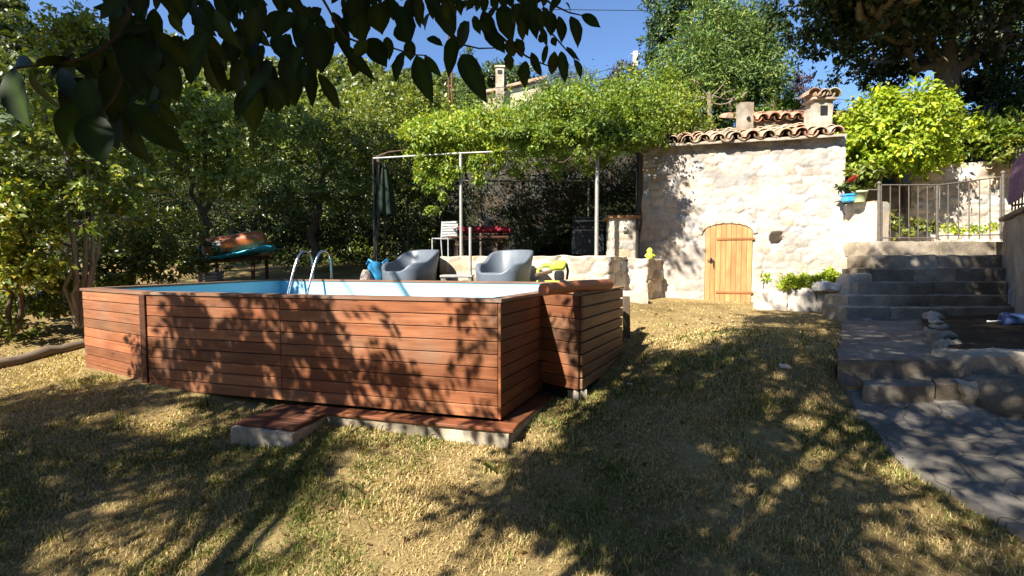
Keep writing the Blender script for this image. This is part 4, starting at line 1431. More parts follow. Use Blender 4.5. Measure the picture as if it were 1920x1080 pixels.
tub_chair("tub_armchair", A(g2[0], g2[1], 1.16), math.radians(-32), 1.02, "grey plastic tub armchair beside the lime yellow garden machine")
tbq = at(858, 520, 9.5)
tbl = thing("side_table", (tbq[0], tbq[1], .95), "low square grey side table between the two armchairs", "table")
mb = MB(); mb.box(A(tbq[0] - .32, tbq[1] - .28, 1.44), A(.64, 0, 0), A(0, .56, 0), A(0, 0, .05), (1, 1, 1), .01); mb.build("tabletop", M['grey_metal'], tbl)
for sx in (-1, 1):
    for sy in (-1, 1):
        mb = MB(); mb.box(A(tbq[0] + sx * .27 - .03, tbq[1] + sy * .23 - .03, .93), A(.06, 0, 0), A(0, .06, 0), A(0, 0, .51), (.8, .8, .8), .006); mb.build("leg", M['grey_metal'], tbl)
pq = at(882, 510, 9.35)
mb = MB(); mb.tube([A(pq[0], pq[1], .9), A(pq[0], pq[1], at(882, 426, 9.35)[2])], .030, 10); mb.lathe(A(pq[0], pq[1], .93), [(.22, 0), (.22, .05), (.05, .08), (.04, .2)], 16)
tag(mb.build("parasol_pole", M['grey_metal'], None, (pq[0], pq[1], .93)), "bare grey parasol pole standing between the two armchairs", "pole")
# blue bag and cloth sack
bq = at(709, 524, 10.6)
bgt = thing("blue_bag", (bq[0], bq[1], 1.1), "bright blue plastic bag standing between the pool ladder and an armchair", "bag")
mb = MB(); P = np.zeros((24, 9, 3))
for i in range(24):
    a = 2 * math.pi * i / 23
    for j in range(9):
        h = j / 8
        r = (.13 + .08 * h) * (1 + .34 * noise.noise(Vector((math.cos(a) * 1.5, math.sin(a) * 1.5, h * 3))))
        P[i, j] = A(bq[0] + r * math.cos(a), bq[1] + r * math.sin(a), 1.08 + .66 * h + .03 * math.sin(3 * a) * h)
mb.grid(P, None, True); mb.build("sack", M['sky_blue'], bgt)
for s in (-1, 1):
    mb = MB(); mb.tube([A(bq[0] + s * .10, bq[1], 1.72), A(bq[0] + s * .20, bq[1], 1.80), A(bq[0] + s * .26, bq[1] - .02, 1.70)], [.03, .04, .012], 6); mb.build("handle", M['sky_blue'], bgt)
cq = at(687, 524, 10.4)
mb = MB(); P = np.zeros((20, 8, 3))
for i in range(20):
    a = 2 * math.pi * i / 19
    for j in range(8):
        h = j / 7
        r = (.17 - .10 * h ** 2) * (1 + .3 * noise.noise(Vector((math.cos(a) * 2, math.sin(a) * 2, h * 3 + 5))))
        P[i, j] = A(cq[0] + r * math.cos(a), cq[1] + r * math.sin(a), 1.1 + .48 * h)
mb.grid(P, None, True)
tag(mb.build("cloth_sack", plain_mat("printed pale cloth", (.5, .42, .36), .9, 0, .1, .6, 14), None, (cq[0], cq[1], 1.1)), "crumpled pale patterned sack against the blue bag", "sack")
# lime machine
lq = at(1036, 528, 8.75)
lm = thing("garden_machine", (lq[0], lq[1], .95), "lime yellow and grey plastic garden machine on the terrace side of the pool", "garden machine")
sx_ = 1 / F * 8.75
def lp(px, py, dy=0): return at(px, py, 8.75 + dy)
mb = MB()
q = lp(1029, 508)
mb.rough(q - A(0, .15, 0), lp(1059, 507) - q, A(0, .30, 0), A(.03, 0, .19), .006, .03, 6, (1, 1, 1), .075)
mb.tube([lp(1032, 497, -.05), lp(1018, 498, -.08), lp(1011, 503, -.08), lp(1008, 511, -.08)], [.045, .04, .035, .03], 9)
mb.build("body", M['lime'], lm)
mb = MB(); mb.tube([lp(1054, 491), lp(1062, 496), lp(1065, 508), lp(1063, 524)], [.028, .026, .024, .022], 8); mb.build("handle", M['black'], lm)
mb = MB(); q = lp(1040, 527); mb.rough(q - A(0, .12, 0), lp(1057, 527) - q, A(0, .24, 0), A(0, 0, .19), .006, .04, 6, (1, 1, 1), .03); mb.build("motor", M['black'], lm)
mb = MB(); q = lp(1004, 519); e_ = lp(1034, 512) - q
mb.box(q - A(0, .12, 0), e_, A(0, .26, 0), A(0, -.03, .07), (1, 1, 1), .015); mb.build("brush_head", M['rim_wood'], lm)
mb = MB(); q = lp(1006, 530); mb.box(q - A(0, .15, .1), A(.55, 0, 0), A(0, .34, 0), A(0, 0, .14), (.9, .9, .9), .02); mb.build("base", M['lime'], lm)
for px in (1014, 1054):
    mb = MB(); q = lp(px, 532); mb.lathe(q - A(0, .17, 0.02), [(.09, 0), (.10, .02), (.10, .05), (.09, .07)], 14, (1, 1, 1), (0, 1, 0))
    mb.build("wheel", M['black'], lm)
# lime figure on the stub wall
fq = at(1218, 486, 10.28); fq[2] = TZ - .04
mb = MB()
mb.lathe(fq, [(.06, 0), (.075, .02), (.07, .09), (.05, .12), (.065, .16), (.06, .2), (.02, .24)], 14)
mb.tube([fq + A(.05, 0, .1), fq + A(.11, 0, .06)], [.03, .02], 7); mb.tube([fq + A(-.05, 0, .1), fq + A(-.1, 0, .05)], [.03, .02], 7)
tag(mb.build("garden_figure", M['lime'], None, fq), "small lime green garden figure on the end of the terrace wall", "figure")
# plank leaning by the pump box
mb = MB(); q = at(1172, 575, 6.9); mb.box(A(q[0], q[1], .35), A(.10, .02, 0), A(0, .08, 0), A(-.02, .02, at(1172, 556, 6.9)[2] - .35), (.8, .8, .8), .008)
tag(mb.build("timber_post", M['old_wood'], None, (q[0], q[1], .5)), "short grey timber post behind the pump box", "post")

# floats on a table, crate
tq = at(440, 520, 11.0)
tg_ = 1.12
tab = thing("garden_table", (tq[0], tq[1], tg_), "dark wooden garden table under the orange floats", "table")
mb = MB(); mb.box(A(tq[0] - .75, tq[1] - .4, 1.72), A(1.5, 0, .12), A(0, .8, 0), A(0, 0, .05), (1, 1, 1), .01); mb.build("tabletop", M['dark_wood'], tab)
for sx in (-.6, .6):
    for sy in (-.3, .3):
        mb = MB(); mb.box(A(tq[0] + sx - .03, tq[1] + sy - .03, 1.0), A(.06, 0, 0), A(0, .06, 0), A(0, 0, .73 + (sx + .6) * .06), (1, 1, 1), .005); mb.build("leg", M['dark_wood'], tab)
mat_ = thing("air_mattress", at(440, 486, 10.9), "turquoise inflatable mattress drooping over the dark table", "air mattress")
mb = MB(); P = np.zeros((40, 15, 3))
mp_ = [(361, 498), (385, 489), (420, 483), (460, 476), (500, 466), (511, 463)]
for i in range(40):
    t = i / 39
    px = np.interp(t, np.linspace(0, 1, 6), [m[0] for m in mp_]); py = np.interp(t, np.linspace(0, 1, 6), [m[1] for m in mp_])
    c = at(px, py, 10.85)
    w = .42 * min(1, (math.sin(math.pi * min(max(t, .02), .98)) * 2.2)); hh = .055 * min(1, math.sin(math.pi * min(max(t, .03), .97)) * 2.5)
    for j in range(15):
        a = 2 * math.pi * j / 14
        rib = 1 + .25 * math.sin(t * 60)
        P[i, j] = c + A(0, math.cos(a) * w, math.sin(a) * hh * rib)
mb.grid(P, None, True); mb.build("body", M['blue'], mat_)
mb = MB(); mb.tube([at(362, 497, 10.85), at(356, 501, 10.8)], [.04, .02], 8); mb.build("valve", M['blue'], mat_)
def roll(pa, pb, r, label, lbl):
    t = thing("rolled_float", (pa + pb) / 2 - A(0, 0, r), label, "float", "rolled orange floats on the table")
    ax = unit(pb - pa); L = np.linalg.norm(pb - pa)
    mb = MB(); mb.lathe(pa, [(r * .93, 0.0), (r, .03), (r * 1.02, L * .3), (r * .98, L * .5), (r * 1.0, L * .75), (r * .92, L * .93), (r * .6, L)], 22, (1, 1, 1), ax); mb.build("body", M['orange'], t)
    mb = MB(); mb.lathe(pa - ax * .06, [(r * .35, 0), (r * .8, .01), (r * .9, .04), (r * .96, .08)], 22, (1, 1, 1), ax)
    e = mb.build("end_cap", M['grey_white'], t)
    mb = MB()
    for k in range(3):
        rr2 = r * (.75 - .2 * k)
        mb.tube([pa - ax * .065 + rr2 * (unit(np.cross(ax, A(0, 0, 1))) * math.cos(q) + A(0, 0, 1) * math.sin(q)) for q in np.linspace(0, 6.28, 17)], .012, 5, cap=False)
    mb.build("end_ring", M['white'], e)
    if lbl:
        mb = MB(); P = np.zeros((8, 3, 3)); s_ = unit(np.cross(ax, A(0, 0, 1)))
        if s_[1] > 0: s_ = -s_
        up_ = np.cross(s_, ax); up_ = up_ if up_[2] > 0 else -up_
        for i in range(8):
            q = math.radians(-45 + 70 * i / 7)
            for j in range(3):
                P[i, j] = pa + ax * (.10 + .24 * j / 2) + (s_ * math.cos(q) + up_ * math.sin(q)) * r * 1.03
        mb.grid(P, None, True); lb = mb.build("label_sticker", M['white'], t)
        mb = MB()
        for i, (w0, w1) in enumerate(((.13, .20), (.13, .29), (.13, .26))):
            q = math.radians(5 - 14 * i); p = pa + (s_ * math.cos(q) + up_ * math.sin(q)) * r * 1.045
            mb.tube([p + ax * w0, p + ax * w1], .006, 4)
        mb.build("printed_lines", M['iron'], lb)
    return t
roll(at(391, 466, 10.75), at(497, 447, 11.0), .225, "front rolled orange float with white label and pale coiled end", True)
roll(at(374, 475, 11.15), at(478, 452, 11.35), .19, "rear rolled orange float partly hidden, with pale coiled end", False)
mb = MB(); mb.box(at(470, 482, 10.75), at(507, 479, 10.75) - at(470, 482, 10.75), A(0, .1, 0), A(0, 0, .05), (1, .9, .8), .006)
tag(mb.build("timber_plank", M['box_wood'], None, at(470, 482, 10.7)), "short reddish plank sticking out under the air mattress", "plank")
kq = at(394, 527, 10.55)
crt = thing("plastic_crate", kq, "weathered grey plastic crate below the turquoise air mattress", "crate")
mb = MB()
for i in range(6):
    zz = kq[2] - .2 + i * .07
    mb.box(kq + A(-.21, -.12, 0) * A(1, 1, 0) + A(0, 0, zz - kq[2]), A(.42, .03, 0), A(0, .02, 0), A(0, 0, .05), (1, 1, 1), .006)
    mb.box(kq + A(.21, -.10, 0) + A(0, 0, zz - kq[2]), A(.02, 0, 0), A(0, .25, 0), A(0, 0, .05), (.7, .7, .7), .006)
    mb.box(kq + A(-.21, -.10, 0) + A(0, 0, zz - kq[2]), A(.02, 0, 0), A(0, .25, 0), A(0, 0, .05), (.7, .7, .7), .006)
mb.box(kq + A(-.2, .13, -.2), A(.4, 0, 0), A(0, .02, 0), A(0, 0, .4), (.5, .5, .5), .006)
mb.build("slats", M['grey_white'], crt)
mb = MB(); mb.tube([kq + A(.12, 0, .2), kq + A(.13, 0, .3), kq + A(.19, .02, .24), kq + A(.22, .02, .1)], .014, 6); mb.build("handle", M['grey_white'], crt)

# parasol, closed
uq = at(722, 500, 10.9)
par = thing("closed_parasol", (uq[0], uq[1], 1.3), "closed dark green parasol at the end of the pergola nearest the ladder", "parasol")
mb = MB(); mb.tube([A(uq[0], uq[1], 1.2), A(uq[0], uq[1], 4.05)], .025, 8); mb.build("pole", M['dark_wood'], par)
mb = MB(); P = np.zeros((37, 12, 3)); zt, zb_ = at(722, 305, 10.9)[2], at(722, 404, 10.9)[2]
for i in range(37):
    a = 2 * math.pi * i / 36
    for j in range(12):
        t = j / 11
        r = (.03 + .21 * t ** .6) * (1 + .22 * math.cos(8 * a))
        P[i, j] = A(uq[0] + r * math.cos(a), uq[1] + r * math.sin(a), zt + (zb_ - zt) * t + .03 * math.cos(8 * a) * t)
mb.grid(P[::-1], None, True); mb.build("canopy", M['green_cloth'], par)

# pergola -------------------------------------------------------------
PZ = 4.08
pg = thing("pergola", at(980, 484, 10.3), "thin metal pergola frame carrying the vine over the terrace", "pergola")
def post(px, Y, zb, mat=M['grey_metal'], r=.034):
    q = at(px, 500, Y)
    mb = MB(); mb.tube([A(q[0], q[1], zb), A(q[0], q[1], PZ)], r, 8); mb.build("post", mat, pg)
    return A(q[0], q[1], PZ)
f0 = post(703, 10.7, 1.2, M['dark_iron'], .028); f1 = post(865, 10.2, TZ - .05, r=.036); f2 = post(1118, 9.72, TZ - .05, r=.04); f3 = post(1194, 10.32, TZ - .1, M['dark_iron'])
bkps = []
for x in (-3.0, -.9, 2.2):
    mb = MB(); mb.tube([A(x, 13.6, 1.5), A(x, 13.6, PZ)], .035, 8); mb.build("post", M['iron'], pg); bkps.append(A(x, 13.6, PZ))
mb = MB(); mb.tube([f0, f1, f2, f2 + A(.9, -.05, 0)], .02, 8); mb.build("rail", M['grey_metal'], pg)
mb = MB(); mb.tube([bkps[0], bkps[2] + A(.8, 0, 0)], .028, 8); mb.build("rail", M['iron'], pg)
for a, b in ((f0, bkps[0]), (f1, bkps[1]), (f2, bkps[2]), (f3, A(3.0, 13.6, PZ))):
    mb = MB(); mb.tube([a, b], .022, 8); mb.build("rafter", M['iron'], pg)

# chair, picnic table, barbecue on the terrace
def metal_chair():
    Y = 10.95
    q = at(834, 488, Y); q[2] = TZ
    t = thing("metal_chair", q, "pale metal slatted chair by the red table", "chair")
    r_, w_ = .016, .21
    ex, ey = unit(A(.92, -.38, 0)), unit(A(.38, .92, 0))
    def p(x, y, z): return q + ex * x + ey * y + A(0, 0, z)
    for s in (-1, 1):
        mb = MB(); mb.tube([p(s * w_, -.20, 0), p(s * w_, -.2, .42)], r_, 6); mb.build("leg", M['grey_white'], t)
        mb = MB(); mb.tube([p(s * w_, .24, 0), p(s * w_, .19, .42), p(s * w_, .25, .86)], r_, 6); mb.build("leg", M['grey_white'], t)
    mb = MB()
    for k in range(6): mb.bar(p(-w_, .20 + .008 * k, .52 + .062 * k), p(w_, .20 + .008 * k, .52 + .062 * k), .012, .045)
    mb.build("backrest", M['grey_white'], t)
    mb = MB()
    for k in range(6): mb.bar(p(-w_, -.19 + .075 * k, .435), p(w_, -.19 + .075 * k, .435), .055, .016)
    mb.build("seat", M['grey_white'], t)
metal_chair()
pt = at(900, 486, 11.7); pt[2] = TZ
pic = thing("picnic_table", pt, "brown wooden picnic table with benches under the vine", "table")
mb = MB()
for k in range(5): mb.box(pt + A(-.72, -.36 + .15 * k, .70), A(1.44, 0, 0), A(0, .14, 0), A(0, 0, .04), (1, 1, 1), .006)
mb.build("tabletop", M['dark_wood'], pic)
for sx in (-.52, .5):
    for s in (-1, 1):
        mb = MB(); mb.bar(pt + A(sx, s * .62, 0), pt + A(sx + .02, s * .18, .70), .05, .10, (1, 0, 0)); mb.build("leg", M['box_wood'] if sx < 0 else M['dark_wood'], pic)  # legs at one end in paler wood to look sunlit
    mb = MB(); mb.bar(pt + A(sx + .06, -.8, .40), pt + A(sx + .06, .8, .40), .05, .09); mb.build("crossbar", M['dark_wood'], pic)
for s in (-1, 1):
    mb = MB(); mb.box(pt + A(-.72, s * .74 - .13, .45), A(1.44, 0, 0), A(0, .26, 0), A(0, 0, .04), (1, 1, 1), .006); mb.build("bench", M['dark_wood'], pic)
mb = MB(); P = np.zeros((30, 20, 3))
for i in range(30):
    for j in range(20):
        u, v_ = -1 + 2 * i / 29, -1 + 2 * j / 19
        x, y = u * .84, v_ * .50
        z = .748
        ox, oy = max(0, abs(x) - .73), max(0, abs(y) - .40)
        dz = max(ox, oy)
        x = math.copysign(min(abs(x), .73 + ox * .15), x); y = math.copysign(min(abs(y), .40 + oy * .15), y)
        P[i, j] = pt + A(x + .01 * math.sin(v_ * 14) * (ox > 0), y + .012 * math.sin(u * 18) * (oy > 0), z - dz * 1.1)
mb.grid(P, None, True)
tag(mb.build("tablecloth", M['red'], None, pt + A(0, 0, .745)), "dark red cloth spread over the picnic table", "tablecloth")
mb = MB(); q = pt + A(.17, .0, .75); mb.lathe(q, [(.05, 0), (.075, .04), (.07, .14), (.03, .2), (.03, .27), (.035, .28)], 14)
tag(mb.build("jug", plain_mat("grey stoneware", (.3, .31, .33), .4), None, q), "grey jug on the red tablecloth", "jug")
bq_ = at(1100, 478, 12.8); bq_[2] = TZ
bbq = thing("barbecue", bq_, "black gas barbecue with two steel rails in the deep shade of the vine", "barbecue")
mb = MB(); mb.box(bq_ + A(-.42, -.25, .1), A(.84, 0, 0), A(0, .5, 0), A(0, 0, .66), (1, 1, 1), .015); mb.build("cabinet", plain_mat("dark slate enamel", (.045, .055, .058), .5), bbq)
mb = MB(); P = np.zeros((9, 13, 3))
for i in range(9):
    for j in range(13):
        a = math.pi * j / 12
        P[i, j] = bq_ + A(-.43 + .86 * i / 8, -.27 * math.cos(a), .86 + .26 * math.sin(a))
mb.grid(P, None, True); mb.build("lid", M['black'], bbq)
mb = MB(); mb.box(bq_ + A(-.44, -.28, .76), A(.88, 0, 0), A(0, .56, 0), A(0, 0, .10), (1, 1, 1), .01); mb.build("control_panel", M['black'], bbq)
mb = MB(); mb.tube([bq_ + A(-.36, -.33, .98), bq_ + A(.36, -.33, .98)], .018, 8); mb.build("lid_handle", M['steel'], bbq)
mb = MB(); mb.tube([bq_ + A(-.40, -.32, .74), bq_ + A(.40, -.32, .74)], .014, 8); mb.build("towel_rail", M['steel'], bbq)
for k in range(4):
    mb = MB(); mb.lathe(bq_ + A(-.3 + .2 * k, -.28, .81), [(.03, 0), (.028, .03)], 10, (1, 1, 1), (0, -1, 0)); mb.build("knob", M['iron'], bbq)
for s in (-1, 1):
    mb = MB(); mb.box(bq_ + A(-.42 if s < 0 else .42, -.22, .80), A(s * .34, 0, 0), A(0, .44, 0), A(0, 0, .035), (1, 1, 1), .006); mb.build("side_shelf", M['black'], bbq)
for s in (-.36, .36):
    mb = MB(); mb.lathe(bq_ + A(s, -.2, .05), [(.05, 0), (.05, .04)], 10, (1, 1, 1), (0, 1, 0)); mb.build("castor", M['dark_iron'], bbq)

# ------------------------------------------------------------------ plants
random.seed(33)
# vine on the pergola
vr = np.random.default_rng(77)
VE = [E(985, 283, 9.75, .5, .25, .13), E(1060, 280, 9.6, .55, .25, .16), E(1130, 278, 9.5, .5, .25, .18), E(1185, 275, 9.7, .5, .3, .2), E(1100, 300, 9.9, .5, .25, .12), E(940, 290, 10.0, .3, .2, .12), E(815, 262, 10.7, .75, .8, .42), E(870, 255, 10.8, .8, .9, .42), E(935, 248, 11.0, .9, 1.0, .45), E(1000, 232, 11.2, .9, 1.1, .52),
      E(1065, 222, 11.0, .9, 1.1, .75), E(1130, 225, 10.9, .9, 1.1, .68), E(1195, 225, 10.9, .8, 1.0, .66), E(1225, 228, 11.0, .45, .8, .5),
      E(960, 235, 12.4, 1.6, 1.2, .5), E(1090, 212, 12.6, 1.7, 1.2, .75), E(870, 255, 12.4, 1.1, 1.2, .42), E(1180, 190, 12.4, 1.0, 1.0, .75), E(1000, 250, 13.2, 2.2, .8, .5),
      E(1060, 265, 10.1, 1.0, .5, .24), E(1150, 262, 10.0, .8, .5, .30), E(1000, 270, 10.3, .6, .4, .22), E(1215, 262, 10.6, .5, .4, .3), E(1150, 240, 9.85, .5, .35, .42), E(1195, 235, 9.95, .4, .3, .4), E(1070, 310, 10.4, .9, .4, .18), E(960, 315, 10.8, .6, .4, .18), E(815, 315, 10.5, .42, .3, .5), E(800, 300, 10.9, .4, .3, .4), E(850, 300, 10.4, .3, .25, .35), E(905, 296, 10.3, .25, .2, .3)]
vine = thing("climbing_vine", at(1250, 480, 10.9), "bright yellow green climbing vine heaped over the pergola", "vine")
vx = np.array([proj(e[0])[0] for e in VE])
VL = [e for e, x in zip(VE, vx) if x < 955]; VR = [e for e, x in zip(VE, vx) if x >= 955]
FRG = [E(px, 258 + 8 * math.sin(px * .05), 9.62 + .12 * math.sin(px * .09), .36, .22, .15 + .05 * math.sin(px * .13)) for px in range(950, 1216, 26)] + [E(1120, 245, 9.6, .5, .3, .25), E(1040, 250, 9.7, .5, .3, .25)]
foliage("foliage", VL, 21000, .085, M['leaf_vine'], vr, vine, clump=.26, shell=.5, per=50, warm=.3, yellow=.45, tone=1.35)
foliage("foliage", VR, 40000, .085, M['leaf_vine'], vr, vine, clump=.26, shell=.5, per=50, warm=.3, yellow=.10, tone=1.15)
foliage("fringe", FRG, 15000, .08, M['leaf_vine'], vr, vine, clump=.3, shell=.6, per=30, warm=.3, yellow=.08, tone=1.1, droop=.35)
TEN = [E(px, py, 10.15, .10, .1, .14) for px, py in ((785, 330), (800, 352), (815, 345), (830, 370), (812, 392), (845, 340), (790, 305), (860, 318), (893, 318), (900, 332), (888, 300), (835, 320))]
foliage("tendrils", TEN, 2600, .075, M['leaf_vine'], vr, vine, clump=.5, shell=.6, per=40, warm=.3, yellow=.25, tone=1.25, droop=.8)
for (px, Y, x2) in ((1196, 10.45, 1180), (1192, 10.5, 1120), (708, 10.8, 800)):
    q = at(px, 500, Y); mb = MB()
    mb.tube(wig(A(q[0], q[1], 1.5), A(q[0] + .05, q[1], PZ), vr, 7, .008) + wig(A(q[0], q[1], PZ + .05), at(x2, 270, Y), vr, 4, .04), [.035] * 8 + [.025, .02, .015, .012, .008], 7, cap=False)
    mb.build("stem", M['bark'], vine)
for k in range(24):
    mb = MB()
    c, r = VE[vr.integers(0, len(VE))]
    mb.tube(wig(c - A(.5, 0, .2), c + rand_unit(vr, 1)[0] * np.array(r), vr, 4, .1), [.014, .012, .01, .008, .005], 5, cap=False)
    mb.build("shoot", M['bark'], vine)
rb_ = [((1270, 215, 12.2, .85, .7, .65)), ((1235, 190, 12.8, .8, .8, .7)), ((1300, 235, 12.0, .5, .5, .4)), ((1200, 200, 13.2, .9, .9, .8))]
tree("feathery_shrub", "feathery pale lime shrub between the vine and the tiled roof", at(1265, 262, 12.4), [(wig(at(1265, 290, 12.4), at(1262, 215, 12.4), vr), np.linspace(.05, .02, 6))],
     [E(*e) for e in rb_], 9000, .075, 'leaf_vine', 12, 'pale_bark', cat='shrub', limbs=22, yellow=.25, clump=.3, tone=1.15)
# bright lime bush
tree("lime_bush", "bright yellow green broadleaf bush between the building and the gate", at(1690, 350, 11.0), [(wig(at(1690, 400, 11.1), at(1690, 250, 11.1), vr), np.linspace(.09, .03, 6))],
     [E(1640, 240, 10.9, .75, .7, .75), E(1700, 235, 10.8, .85, .8, .8), E(1765, 255, 10.9, .55, .6, .6), E(1690, 290, 10.7, .85, .7, .5), E(1735, 205, 11.0, .45, .5, .42), E(1610, 280, 10.8, .45, .5, .6), E(1650, 205, 11.0, .6, .5, .4)],
     13000, .13, 'leaf_lime', 13, cat='bush', clump=.25, shell=.4, per=30, warm=.25, yellow=.12, droop=.5)
# low plants by gate
sm = [("leafy_weed", "loose green weeds growing at the foot of the gate bars", [(1690, 428, 9.9, .28, .2, .18), (1670, 405, 10.2, .15, .15, .3), (1735, 425, 9.9, .2, .2, .25)], 500, .1, 'leaf_hedge'),
      ("leafy_weed", "yellowish weeds along the foot of the sunlit wall beyond the gate", [(1800, 430, 10.6, .5, .2, .12), (1850, 428, 10.5, .3, .2, .1)], 420, .08, 'leaf_lime'),
      ("grassy_plant", "arching yellow green plants growing on top of the dry stone wall", [(1800, 268, 11.4, .5, .3, .22), (1850, 262, 11.3, .5, .4, .3), (1890, 270, 11.0, .35, .4, .35), (1870, 240, 11.8, .5, .4, .4)], 2600, .2, 'leaf_vine'),
      ("hanging_plant", "green plant spilling over the dry stone wall behind the towel", [(1895, 285, 10.7, .2, .3, .35)], 500, .12, 'leaf_hedge'),
      ("bed_grass", "tuft of fresh yellow green weeds in the small raised bed", [(1515, 530, 9.0, .5, .25, .10), (1555, 520, 9.1, .2, .2, .16), (1490, 532, 8.95, .3, .2, .09)], 1200, .10, 'leaf_lime'),
      ("wall_weed", "small weed rooted beside the arched door", [(1432, 525, 9.8, .1, .08, .18)], 60, .08, 'leaf_lime'),
      ("dry_shrub", "small yellowish shrub peeping over the pool rim near the slender stems", [(215, 533, 8.6, .38, .3, .14), (235, 528, 8.8, .2, .2, .12)], 900, .07, 'leaf_vine')]
for i, (nm, lab, es, n, L, mt) in enumerate(sm):
    e0 = [E(*e) for e in es]
    b = e0[0][0].copy(); b[2] -= e0[0][1][2]
    t = thing(nm, b, lab, "plant")
    foliage("leaves", e0, n, L, M[mt], np.random.default_rng(200 + i), t, per=18, aspect=.4 if 'grass' in nm else .6, droop=-.2 if 'grass' in nm else .2, tone=1.0, yellow=.1)
    for c, r in e0:
        mb = MB(); mb.tube([A(c[0], c[1], c[2] - r[2] * 1.1), A(c[0], c[1], c[2])], [.012, .006], 5); mb.build("stem", M['bark'], t)

# hedge and trees at the left
H = "trees and shrubs of the left hedge"
def stem(px0, py0, Y0, px1, py1, Y1, r0, r1, seed, n=6, amt=.04):
    rng = np.random.default_rng(seed)
    return (wig(at(px0, py0, Y0), at(px1, py1, Y1), rng, n, amt), np.linspace(r0, r1, n + 1))
lil = [stem(150, 615, 7.7, 128, 320, 7.7, .05, .025, 1, 6, .015), stem(155, 612, 7.7, 165, 300, 7.8, .045, .022, 2, 6, .015), stem(145, 612, 7.6, 98, 380, 7.5, .035, .015, 3, 6, .02), stem(160, 610, 7.8, 192, 400, 7.9, .03, .015, 4, 6, .02), stem(140, 615, 7.6, 140, 430, 7.5, .03, .012, 5, 6, .02), stem(158, 615, 7.7, 180, 250, 7.9, .04, .018, 6, 6, .015)]
tree("multi_stem_tree", "slender many stemmed tree with pale trunks beside the narrow end of the pool", at(150, 615, 7.7), lil,
     [E(110, 250, 7.8, 1.0, .8, .8), E(170, 200, 8.1, .9, .8, .8), E(60, 330, 7.6, .8, .7, .8), E(190, 330, 8.0, .7, .6, .6), E(110, 420, 7.5, .55, .5, .45), E(215, 400, 8.2, .5, .5, .5)], 5600, .125, 'leaf_hedge', 21, 'pale_bark', H, limbs=26, yellow=.10, clump=.17, shell=.5, per=36, tone=1.2)
tree("tall_shoot_bush", "tall pale green bush of upright shoots against the dark steep hill", at(130, 400, 9.6), [stem(130, 560, 9.6, 130, 60, 9.6, .06, .02, 7), stem(120, 560, 9.6, 85, 90, 9.5, .05, .015, 8)],
     [E(130, 110, 9.6, .55, .5, .9), E(170, 90, 9.8, .5, .5, .8), E(95, 130, 9.5, .3, .3, .9), E(150, 190, 9.5, .7, .6, .5), E(130, 40, 9.7, .5, .4, .4)], 6500, .10, 'leaf_hedge', 22, 'pale_bark', H, yellow=.15, tone=1.35)
tree("yellow_shrub", "yellowish sunlit shrub beside the many stemmed tree", at(30, 600, 7.2), [stem(30, 620, 7.2, 40, 400, 7.2, .04, .015, 9), stem(20, 620, 7.2, -10, 420, 7.2, .04, .015, 10)],
     [E(30, 420, 7.2, .55, .5, .7), E(-20, 360, 7.2, .6, .5, .8), E(60, 480, 7.3, .5, .4, .5), E(10, 520, 7.2, .5, .5, .4)], 4600, .10, 'leaf_hedge', 23, 'bark', H, yellow=.35, tone=1.25)
tree("leafy_hedge_tree", "rounded leafy tree with yellow tips rising behind the orange floats", at(370, 500, 10.8), [stem(385, 510, 10.9, 378, 250, 10.9, .10, .04, 11), stem(385, 420, 10.9, 330, 250, 10.8, .06, .03, 12), stem(383, 400, 10.9, 440, 260, 11.0, .06, .03, 13)],
     [E(370, 215, 10.8, 1.5, 1.1, .8), E(300, 270, 10.6, 1.0, .9, .9), E(430, 250, 10.9, 1.0, .9, .8), E(350, 330, 10.6, 1.2, .9, .6), E(450, 330, 11.0, .9, .8, .55), E(260, 340, 10.4, .8, .7, .7), E(500, 215, 11.4, 1.0, .9, .7), E(300, 200, 11.0, .9, .8, .6)], 8600, .135, 'leaf_hedge', 24, 'bark', H, yellow=.14, clump=.17, shell=.5, per=36, tone=1.3)
tree("dark_hedge_tree", "darker green tree filling the hedge between ladder and pergola", at(600, 470, 12.4), [stem(600, 490, 12.6, 590, 230, 12.6, .11, .04, 14)],
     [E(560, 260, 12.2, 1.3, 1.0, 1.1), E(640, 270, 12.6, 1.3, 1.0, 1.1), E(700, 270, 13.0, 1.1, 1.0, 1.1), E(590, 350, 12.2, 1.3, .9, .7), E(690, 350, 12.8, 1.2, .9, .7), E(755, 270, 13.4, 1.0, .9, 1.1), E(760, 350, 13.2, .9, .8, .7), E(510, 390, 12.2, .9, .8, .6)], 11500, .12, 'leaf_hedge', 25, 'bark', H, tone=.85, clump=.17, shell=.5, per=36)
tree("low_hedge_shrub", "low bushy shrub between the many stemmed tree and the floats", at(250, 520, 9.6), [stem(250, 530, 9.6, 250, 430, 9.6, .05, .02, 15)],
     [E(230, 450, 9.4, .9, .7, .6), E(310, 440, 9.8, .9, .7, .6), E(200, 500, 9.0, .8, .6, .45), E(290, 500, 9.6, .8, .6, .4), E(370, 480, 10.6, .7, .5, .45), E(60, 560, 7.8, .8, .6, .4), E(110, 540, 8.0, .6, .5, .5), E(20, 590, 7.4, .7, .5, .35)], 9000, .10, 'leaf_hedge', 26, 'bark', H, tone=.7, clump=.2, per=36)
